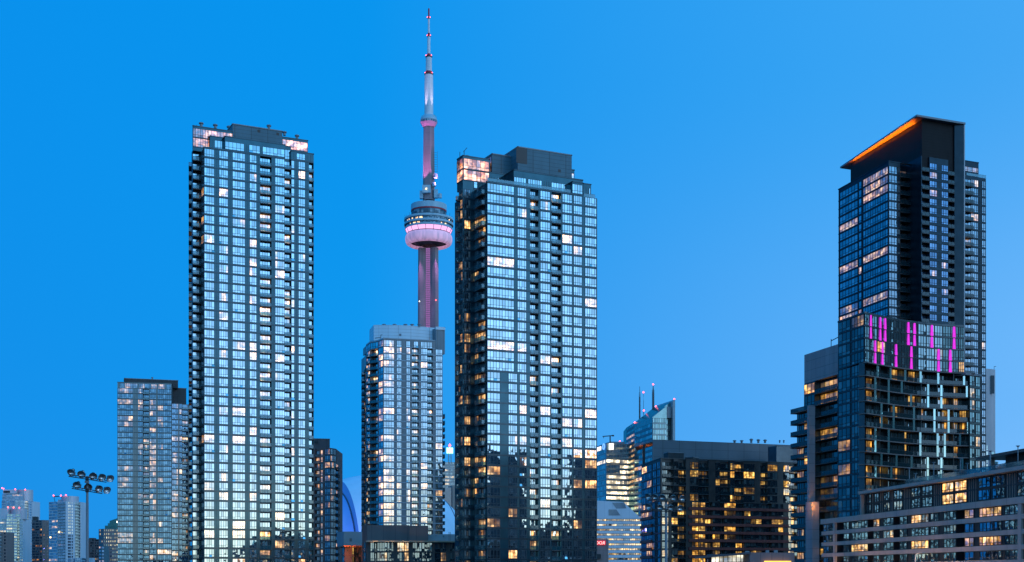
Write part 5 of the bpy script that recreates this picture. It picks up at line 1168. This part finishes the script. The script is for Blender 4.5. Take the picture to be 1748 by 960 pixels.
a_, zt = simple('apartment_tower', 'far silver tower with a curved metal roof drum, leftmost tall one at the picture edge', 'tower', [(3, 1520), (26, 1512), (41, 1512), (50, 1516), (54.5, 1526)], 26, 855, 3.0, [[('w', .3, 3), ('s', .36), ('w', .97, 5), ('s', 1)], [('w', .9, 3), ('s', 1)], [('s', .1), ('r', .85, 2), ('s', 1)], [('w', .8, 2), ('s', 1)]], palec, g_far, seed=141, sill=1.0, rail='rail_pale', slab='slab_pale')
f = a_.face(P(4, 1522), P(40, 1515), [('w', .48, 5), ('w', .97, 5), ('s', 1)], Z(844, 1515), 4, 3.0, seam=False); a_.body(f+[P(40, 1535), P(4, 1540)], zt, Z(843.5, 1515))
drum(a_, 26, 51.5, 836, zt, 1519); q = MB(); q.prism(quad_plan(P(5, 1520), P(27, 1518), 12), Z(843, 1518), Z(836, 1518), 0, 0); a_.part('roof_plant_room', q, [palec]); q = MB(); q.prism(quad_plan(P(6, 1519.5), P(17, 1518.7), .5), Z(841.5, 1518), Z(838, 1518), 0, 0); a_.part('louvre', q, [MT['metal']])
beacons(a_, [(3.5, 833.5), (6, 834.5), (26, 835.5), (43, 836)], 1516); a_.finish(60, 40)
b_, zt = simple('apartment_tower', 'stepped glass tower with a shorter metal drum, in front of the leftmost tall tower', 'tower', [(-14, 1400), (11, 1396), (22, 1398), (34, 1400), (40, 1408)], 22, 886, 3.0, [[('w', .5, 5, .5), ('w', .97, 5, .6), ('s', 1)], [('w', .95, 3), ('s', 1)], [('w', .6, 3), ('r', .95, 2), ('s', 1)], [('w', .8, 2), ('s', 1)]], palec, glass('far_green_glass', (.6, .85, .85), .4, pat=.3, warm=((1, .6, .2), (1, .8, .45))), lit=.12, seed=142, sill=1.0, rail='rail_pale')
f = b_.face(P(12, 1400), P(36, 1402), [('w', .4, 3), ('s', .6), ('w', .97, 3), ('s', 1)], Z(878, 1400), 2, 3.0, seam=False); b_.body(f+[P(36, 1415), P(12, 1415)], zt, Z(877.5, 1400))
drum(b_, 13, 40.5, 868.5, zt, 1402); q = MB(); q.prism(quad_plan(P(-14, 1404), P(13.5, 1402), 12), zt, Z(868, 1402), 0, 0); b_.part('roof_plant_room', q, [palec]); beacons(b_, [(13.8, 866.5), (23, 867), (33, 867)], 1400); b_.finish(60, 40)
c_, zt = simple('apartment_block', 'brown concrete slab block with a dark grid of windows, between the two silver towers', 'building', [(54.5, 1450), (72, 1448), (84, 1452)], 24, 888.5, 3.0, [[('w', .3, 2, .12), ('s', .36), ('w', .7, 3, .12), ('s', .76), ('w', .97, 2, .3), ('s', 1)], [('s', .2), ('w', .32, 1, .02), ('s', .68), ('w', .8, 1, .02), ('s', 1)]], solid('brown_slab_concrete', (.19, .165, .165), .8, .15, .2), glass('dark_far_glass', (.3, .4, .5), .25, pat=.3, warm=((1, .30, .04), (1, .5, .15))), frame='frame_dark', lit=.12, seed=143, sill=1.0)
c_.roofbox(quad_plan(P(55, 1456), P(64, 1457), 8), zt, Z(882, 1456), dk); c_.finish(60, 0)
d_, zt = simple('apartment_tower', 'silver tower with a round metal drum, right beside the left floodlight mast', 'tower', [(83.5, 1340), (100, 1332), (113, 1328), (126, 1332), (138.5, 1340)], 24, 857, 3.0, [[('w', .3, 2), ('w', .9, 4, .05), ('s', 1)], [('p', .85, 3, .1), ('s', 1)], [('s', .2), ('w', .62, 2, .12), ('s', .7), ('w', .9, 1), ('s', 1)], [('s', .15), ('r', .9, 3, .06), ('s', 1)]], palec, g_far, lit=.05, seed=144, sill=.8, rail='rail_pale', slab='slab_pale')
drum(d_, 100, 129.5, 847, zt, 1333); q = MB(); q.prism(quad_plan(P(99, 1342), P(130, 1344), 10), zt, Z(853, 1342), 0); d_.part('roof_plant_room', q, [palec]); beacons(d_, [(91.5, 846.3), (104, 846.3), (112.5, 845.8)], 1332)
q = MB(); q.tube((X(91, 1334), 1334, Z(848, 1334)), (X(101, 1334), 1334, Z(847.5, 1334)), .5); q.tube((X(92, 1334), 1334, Z(848, 1334)), (X(94, 1334), 1334, zt), .3); d_.part('roof_crane', q, [MT['frame']])
for px, py in ((86, 917.5), (101, 908.5)):
    q = MB(); x = X(px, 1329); z = Z(py, 1329); q.lathe([(.01, z-1), (1, z), (.01, z+1)], (x, 1329.0), 8); d_.part('lamp', q, [MT['warm']])
d_.finish(60, 40)
e_, zt = simple('apartment_block', 'dark brown stepped block behind the left floodlight mast', 'building', [(137, 1500), (152, 1496), (170, 1500)], 24, 921, 3.0, [[('w', .3, 2), ('s', .5), ('w', .9, 2), ('s', 1)], [('s', .1), ('w', .45, 2), ('s', .55), ('w', .9, 3), ('s', 1)]], solid('dark_brown_stone', (.11, .09, .095), .8, .2, .2), glass('dim_far_glass', (.3, .45, .5), .25, pat=.3), frame='frame_dark', lit=.12, seed=145, sill=1.1)
for p0, p1, y_ in ((138, 147, 914), (152, 160, 918.5), (160, 165.5, 926)): e_.roofbox(quad_plan(P(p0, 1504), P(p1, 1504), 9), zt-6, Z(y_, 1504), dk, 'roof_step')
q = MB(); q.box(X(137.5, 1494), X(145, 1494), 1493.5, 1494.3, Z(921.8, 1494), Z(919.6, 1494)); e_.part('lit_cornice', q, [lamp('cornice_glow', (1, .8, .5), 1.6)]); e_.finish(50, 0)
f_, zt = simple('office_building', 'stone office building with a stepped teal roof, squeezed against the shorter blue glass tower', 'office', [(168.5, 1240), (176.5, 1232), (206, 1236)], 26, 903.5, 3.4, [[('s', .2), ('w', .45, 1, .3), ('s', .6), ('w', .85, 1, .3), ('s', 1)], [('s', .04)]+[z for k in range(8) for z in (('w', .04+.12*k+.065, 1, .66), ('s', .04+.12*(k+1)))]], solid('pink_grey_stone', (.23, .19, .20), .8, .1, .2), glass('stone_office_glass', (.35, .6, .7), .3, pat=.4, warm=((1, .66, .22), (1, .86, .5))), frame='frame', lit=.7, seed=146, sill=1.3)
teal = solid('teal_copper_roof', (.03, .17, .17), .6, .2, .2)
for p0, p1, y0, y1 in ((179, 206, 904, 897.5), (184, 206, 898, 893.5)): q = MB(); q.prism(quad_plan(P(p0, 1238), P(p1, 1240), 18), Z(y0, 1238)-1, Z(y1, 1238), 0); f_.part('roof_step', q, [teal])
q = MB(); zA_, zB_ = Z(889.5, 1242), Z(884, 1242); xa = X(187, 1242); q.prism(quad_plan(P(187, 1242), P(207, 1244), 14), Z(894, 1242)-1, 0, 0, 0, lambda x, y: zA_+(x-xa)*(zB_-zA_)/8); f_.part('roof', q, [teal]); q = MB(); x = X(199.5, 1233); z = Z(891, 1233); q.box(x-.9, x+.9, 1235.5, 1236.8, z-.9, z+.9); f_.part('floodlight', q, [lamp('roof_floodlight', (1, .95, .8), 4)]); f_.finish(90, 0)
g_, zt = simple('apartment_block', 'low pale block with a small round top at the foot of the silver tower', 'building', [(128, 1290), (140, 1288), (152, 1292)], 18, 953, 3.0, [[('w', .8, 3), ('s', 1)], [('w', .45, 3), ('r', .95, 2), ('s', 1)]], palec, g_far, seed=147, sill=.9, rail='rail_pale', n=5); drum(g_, 114, 129, 953.5, 0, 1292); g_.finish(20, 10)
h_, zt = simple('apartment_block', 'brown block corner in the bottom left corner of the picture', 'building', [(-16, 1200), (5, 1196), (11.5, 1202)], 18, 909, 3.0, [[('w', .4, 3), ('s', .6), ('w', .9, 2), ('s', 1)], [('s', .3), ('w', .7, 1), ('s', 1)]], solid('tan_brown_concrete', (.24, .18, .165), .8, .12, .2), g_d, frame='frame_dark', lit=.05, seed=148, sill=1.2); h_.finish(30, 0)
i_, zt = simple('apartment_block', 'teal glass low block just left of the stone office with teal roof', 'building', [(169, 1180), (174, 1178), (178, 1184)], 14, 933, 3.0, [[('w', .9, 2), ('s', 1)], [('w', .9, 1), ('s', 1)]], spandrel('teal_block', (.03, .09, .10), .1), g_far, frame='frame_dark', seed=149, sill=1.0); i_.finish(20, 0)

# ================================================================== low hall with a canopy at bottom right
h0, h1, h2 = P(1186, 345), P(1280, 330), P(1356.5, 333)
HB = Building('hall_building', 'low grey brown hall with a slanting canopy over a bright glazed wall', (X(1270, 335), 345), 'building', glass('hall_glass', (.7, .8, .8), .3, pat=.25, warm=((1, .86, .55), (1, .93, .72)), gain=.95), 'frame_dark', solid('mauve_grey_cladding', (.17, .14, .155), .7, .12, .3, panel=(2.2, 0)), None, lit=1, seed=151, sill=.1, bar=.14, transom=.75, partial=0, glow=(.8, 1.2))
zc_ = Z(943.5, 331)
HB.body([h1, h2, h2+Vector((0, 16)), h1+Vector((0, 16))], 0, zc_)
ga, gb = P(1214, 346), P(1279.5, 338.5); f = HB.face(ga, gb, [('w', 1, 9)], Z(946.5, 339), 1, 7.5, band=False, bandh=0, seam=False); HB.body(f+[gb+Vector((0, 8)), ga+Vector((0, 8))], 0, Z(945.5, 339))
q = MB(); e = [h0, h1+Vector((.2, -.6)), h1+Vector((.2, 11)), h0+Vector((2, 12))]; za_, zb_ = Z(953, 345), Z(945.2, 331)
q.prism(e, 0, 0, 0, 0, lambda x, y: zb_+.35-(h1.x-x)*(zb_-za_)/(h1.x-h0.x)); 
for i in range(4): v = q.v[i]; q.v[i] = (v[0], v[1], zb_-.15-(h1.x-v[0])*(zb_-za_)/(h1.x-h0.x))
HB.part('canopy', q, [solid('mauve_canopy', (.20, .13, .13), .6, .1)])
q = MB()
for px in (1200, 1208, 1276): c = P(px, 343-(px-1200)*.08); q.box(c.x-.15, c.x+.15, c.y-.15, c.y+.15, 0, zb_-.5-(h1.x-c.x)*(zb_-za_)/(h1.x-h0.x))
HB.part('column', q, [MT['metal_grey']])
q = MB(); c = P(1198.5, 344.5); q.box(c.x-.35, c.x+.35, c.y-.3, c.y, Z(966, 344), Z(957, 344)); HB.part('wall_lamp', q, [lamp('yellow_wall_lamp', (1, .55, .08), 1.6)])
q = MB(); c0_, c1_ = P(1304, 330.7), P(1349, 332.5); t = MB(); t.box(0, (c1_-c0_).length, -.25, 0, 0, 1.2); q.add(t, (c0_.x, c0_.y-.4, Z(966, 331)), ang(c0_, c1_)); HB.part('light_trough', q, [lamp('amber_trough', (1, .5, .08), 2.2)])
q = MB()
for px, w_ in ((1276, 7), (1310.5, 5), (1325, 6)): c = P(px, 338); q.box(c.x-w_*.07, c.x+w_*.07, c.y, c.y+1, zc_-.3, Z(941.5 if px < 1300 else 940, 338)+.1)
HB.part('roof_unit', q, [MT['metal_grey']]); HB.finish()

# ================================================================== floodlight masts
def floodmast(px, Y, ypole, arms, label, tilt, pr=.2, flip=1):
    x = X(px, Y); o = thing('floodlight_mast', label, 'floodlight', (x, Y, 0), 'stadium floodlight masts'); base = (x, Y, 0)
    def pt(name, mb, mats, parent=None):
        r_ = link(name, mb.mesh(name, mats, base), parent or o); return r_
    q = MB(); q.tube((x, Y, 0), (x, Y, Z(ypole, Y)), pr*1.35, pr*.85, 14); q.box(x-.3, x+.3, Y-.28, Y+.05, Z(ypole+12, Y), Z(ypole+8, Y)); pt('pole', q, [MT['metal_grey']])
    for (p0, p1, y0, y1, lampsx) in arms:
        Y0, Y1 = Y-tilt/2, Y+tilt/2; zz = Z((y0+y1)/2, Y)
        a = Vector((X(p0, Y0), Y0, zz)); b = Vector((X(p1, Y1), Y1, zz)); q = MB()
        for dz in (0, .28): q.tube(a+Vector((0, -.24, dz-.14)), b+Vector((0, -.24, dz-.14)), .075, k=6)
        for k in range(8): c = a.lerp(b, k/7); q.tube(c+Vector((0, -.24, -.14)), a.lerp(b, min(1, (k+.5)/7))+Vector((0, -.24, .14)), .04, k=4)
        q.box(x-.2, x+.2, Y-.32, Y+.1, zz-.3, zz+.3); arm = pt('crossarm', q, [MT['metal']])
        n = len(lampsx); u_ = (b-a).normalized()
        for i, (lp, dirx) in enumerate(lampsx):
            k_ = (lp-874)/F; tq = (k_*a.y-a.x)/(u_.x-k_*u_.y); c = a+u_*tq+Vector((0, -.3, .62))
            d = Vector((dirx, -.75, -.62)).normalized()
            q = MB(); prof = [(.10, -.48), (.24, -.46), (.26, -.25), (.42, -.10), (.54, .08), (.60, .26), (.62, .30), (.58, .30), (.5, .1), (.36, -.06), (.2, -.16), (.01, -.18)]
            t = MB(); t.lathe(prof, (0, 0), 20, mats=[0, 0, 0, 0, 0, 0, 0, 1, 1, 1, 1]); rot = d.to_track_quat('Z', 'Y').to_matrix()
            t.v = [tuple(rot @ Vector(v)+c) for v in t.v]; q.add(t, (0, 0, 0)); q.smooth = True
            h = pt('lamp_head', q, [solid_cache('lamp_housing'), MT['steel']])
            q = MB(); f_c = c+d*.0; q.tube(c+Vector((-.55, .1, -.0)), c+Vector((-.4, .15, -.6)), .035, k=4); q.tube(c+Vector((.55, .1, 0)), c+Vector((.4, .15, -.6)), .035, k=4); q.tube(c+Vector((-.4, .15, -.6)), c+Vector((.4, .15, -.6)), .04, k=4); pt('bracket', q, [MT['metal_grey']], h)
_sc = {}
def solid_cache(n):
    if n not in _sc: _sc[n] = solid(n, (.10, .095, .09), .28, .2, 2, metal=.7, streak=False)
    return _sc[n]
floodmast(149, 200, 813, [(118.5, 182, 812.5, 822, [(124, -.25), (141, -.05), (160, .25), (174.5, .55), (188, .85)]), (124, 175, 833, 841.5, [(133.5, -.1), (151.5, .25), (169, .6), (182.5, .85)])], 'floodlight mast standing alone against the blue sky at the left', 12)
floodmast(1137.3, 230, 853, [(1106, 1168, 855, 855, [(1107.5, -.7), (1119, -.6), (1131, -.3), (1149, 0), (1164, .25)]), (1107, 1166, 872, 872, [(1108, -.8), (1126.5, -.2), (1144.5, 0), (1160.5, .2)])], 'floodlight mast in front of the dark red-banded block', 5, .22)
# street lamp
x, y_ = X(1562, 205), 205
SL = thing('street_lamp', 'slim street lamp with a curved arm at the bottom right edge', 'street lamp', (x, y_, 0)); b0 = (x, y_, 0)
q = MB(); q.tube((x, y_, 0), (x, y_, Z(948, y_)), .11, .07, 10); link('pole', q.mesh('pole', [MT['metal_grey']], b0), SL)
q = MB(); pts = [Vector((X(p, y_), y_, Z(yy, y_))) for p, yy in ((1562, 948), (1565, 945.5), (1569, 944), (1574, 943.4))]
for a, b in zip(pts[:-1], pts[1:]): q.tube(a, b, .05, k=6)
link('arm', q.mesh('arm', [MT['metal_grey']], b0), SL); q = MB(); q.box(pts[-1].x-.1, pts[-1].x+.55, y_-.14, y_+.14, pts[-1].z-.07, pts[-1].z+.07); link('lamp_head', q.mesh('lamp_head', [MT['metal_grey']], b0), SL)

def street_light(o, x_, yy, z_, e):
    l = bpy.data.lights.new('street_lamp_bulb', 'POINT'); l.energy = e; l.color = (1, .60, .34); l.shadow_soft_size = .12
    b = bpy.data.objects.new('street_lamp_bulb', l); C.objects.link(b); b.parent = o; b.location = (x_, yy, z_)
street_light(SL, pts[-1].x-x+.2, -.1, pts[-1].z-1.0, 700)
for k, (px, Y, e) in enumerate(((1398, 286, 2600), (1462, 262, 2600), (1524, 238, 2400))):  # unseen lamps added below the view to warm the podium front
    xx = X(px, Y); o = thing('street_lamp', 'unseen street lamp added below the view to light the long grey podium block', 'street lamp', (xx, Y, 0), 'unseen lamps added before the podium block'); bb = (xx, Y, 0); h = 7.6
    q = MB(); q.tube((xx, Y, 0), (xx, Y, h), .1, .07, 10); link('pole', q.mesh('pole', [MT['metal_grey']], bb), o)
    q = MB(); q.tube((xx, Y, h), (xx+.9, Y, h+.25), .05, k=6); link('arm', q.mesh('arm', [MT['metal_grey']], bb), o)
    q = MB(); q.box(xx+.8, xx+1.4, Y-.14, Y+.14, h+.2, h+.34); link('lamp_head', q.mesh('lamp_head', [MT['metal_grey']], bb), o)
    street_light(o, 1.1, 0, h+.05, e)

# ================================================================== the city behind the viewer, seen only as the dark shapes mirrored in the glass
cb = MB(); A = P(831.5, 364); B = P(1018.8, 379.2); u = (B-A).normalized(); nn = Vector((u.y, -u.x))
def mirror(px, Yv): p = P(px, Yv); d_ = (p-A).dot(nn); return p-nn*2*d_
def mblock(p0, p1, Yv, yt, deep=30):
    a, b = mirror(p0, Yv), mirror(p1, Yv); d = (b-a).normalized(); k = Vector((-d.y, d.x)); k = k if k.dot(nn) > 0 else -k
    pl = [a, b, b+k*deep, a+k*deep]
    if (pl[1]-pl[0]).cross(pl[2]-pl[1]) < 0: pl = pl[::-1]
    cb.prism(pl, 0, Z(yt, Yv), 0)
for p0, p1, Yv, yt in ((822, 868, 640, 771), (866, 903, 600, 779), (884, 898, 660, 768), (977, 1040, 620, 777), (903, 978, 700, 905), (930, 960, 690, 893), (700, 822, 700, 930)): mblock(p0, p1, Yv, yt)
def mirror6(pa, pb, D_, h):
    pts = []
    for px in (pa, pb):
        q_ = P(px, yc(px)); e_ = (cur(px+1)-cur(px-1)).normalized(); n_ = Vector((e_.y, -e_.x)); d_ = q_.normalized(); r_ = d_-n_*2*d_.dot(n_); pts.append((q_, r_))
    a, b = pts[0][0]+pts[0][1]*D_, pts[1][0]+pts[1][1]*D_; k = (pts[0][1]+pts[1][1]).normalized()*8; pl = [a, b, b+k, a+k]
    if (pl[1]-pl[0]).cross(pl[2]-pl[1]) < 0: pl = pl[::-1]
    cb.prism(pl, 0, h, 1)
mirror6(1496, 1566, 42, 86)
rr = random.Random(3)
for k in range(46):
    a = radians(rr.uniform(-150, 30)); d = rr.uniform(700, 1500); x0, y0 = 40+d*cos(a), 0+d*sin(a)
    if y0 > -60 and abs(x0) < 900: continue
    w_, dd, h = rr.uniform(20, 50), rr.uniform(20, 40), rr.uniform(14, 58); cb.prism([(x0, y0), (x0+w_, y0), (x0+w_, y0+dd), (x0, y0+dd)], 0, h, 0)
o = link('city_blocks', cb.mesh('city_blocks', [spandrel('mirrored_block_glass', (.035, .065, .08), .09, .2), spandrel('mirrored_dark_block', (.010, .018, .026), .07, .2)])); o['kind'] = 'stuff'
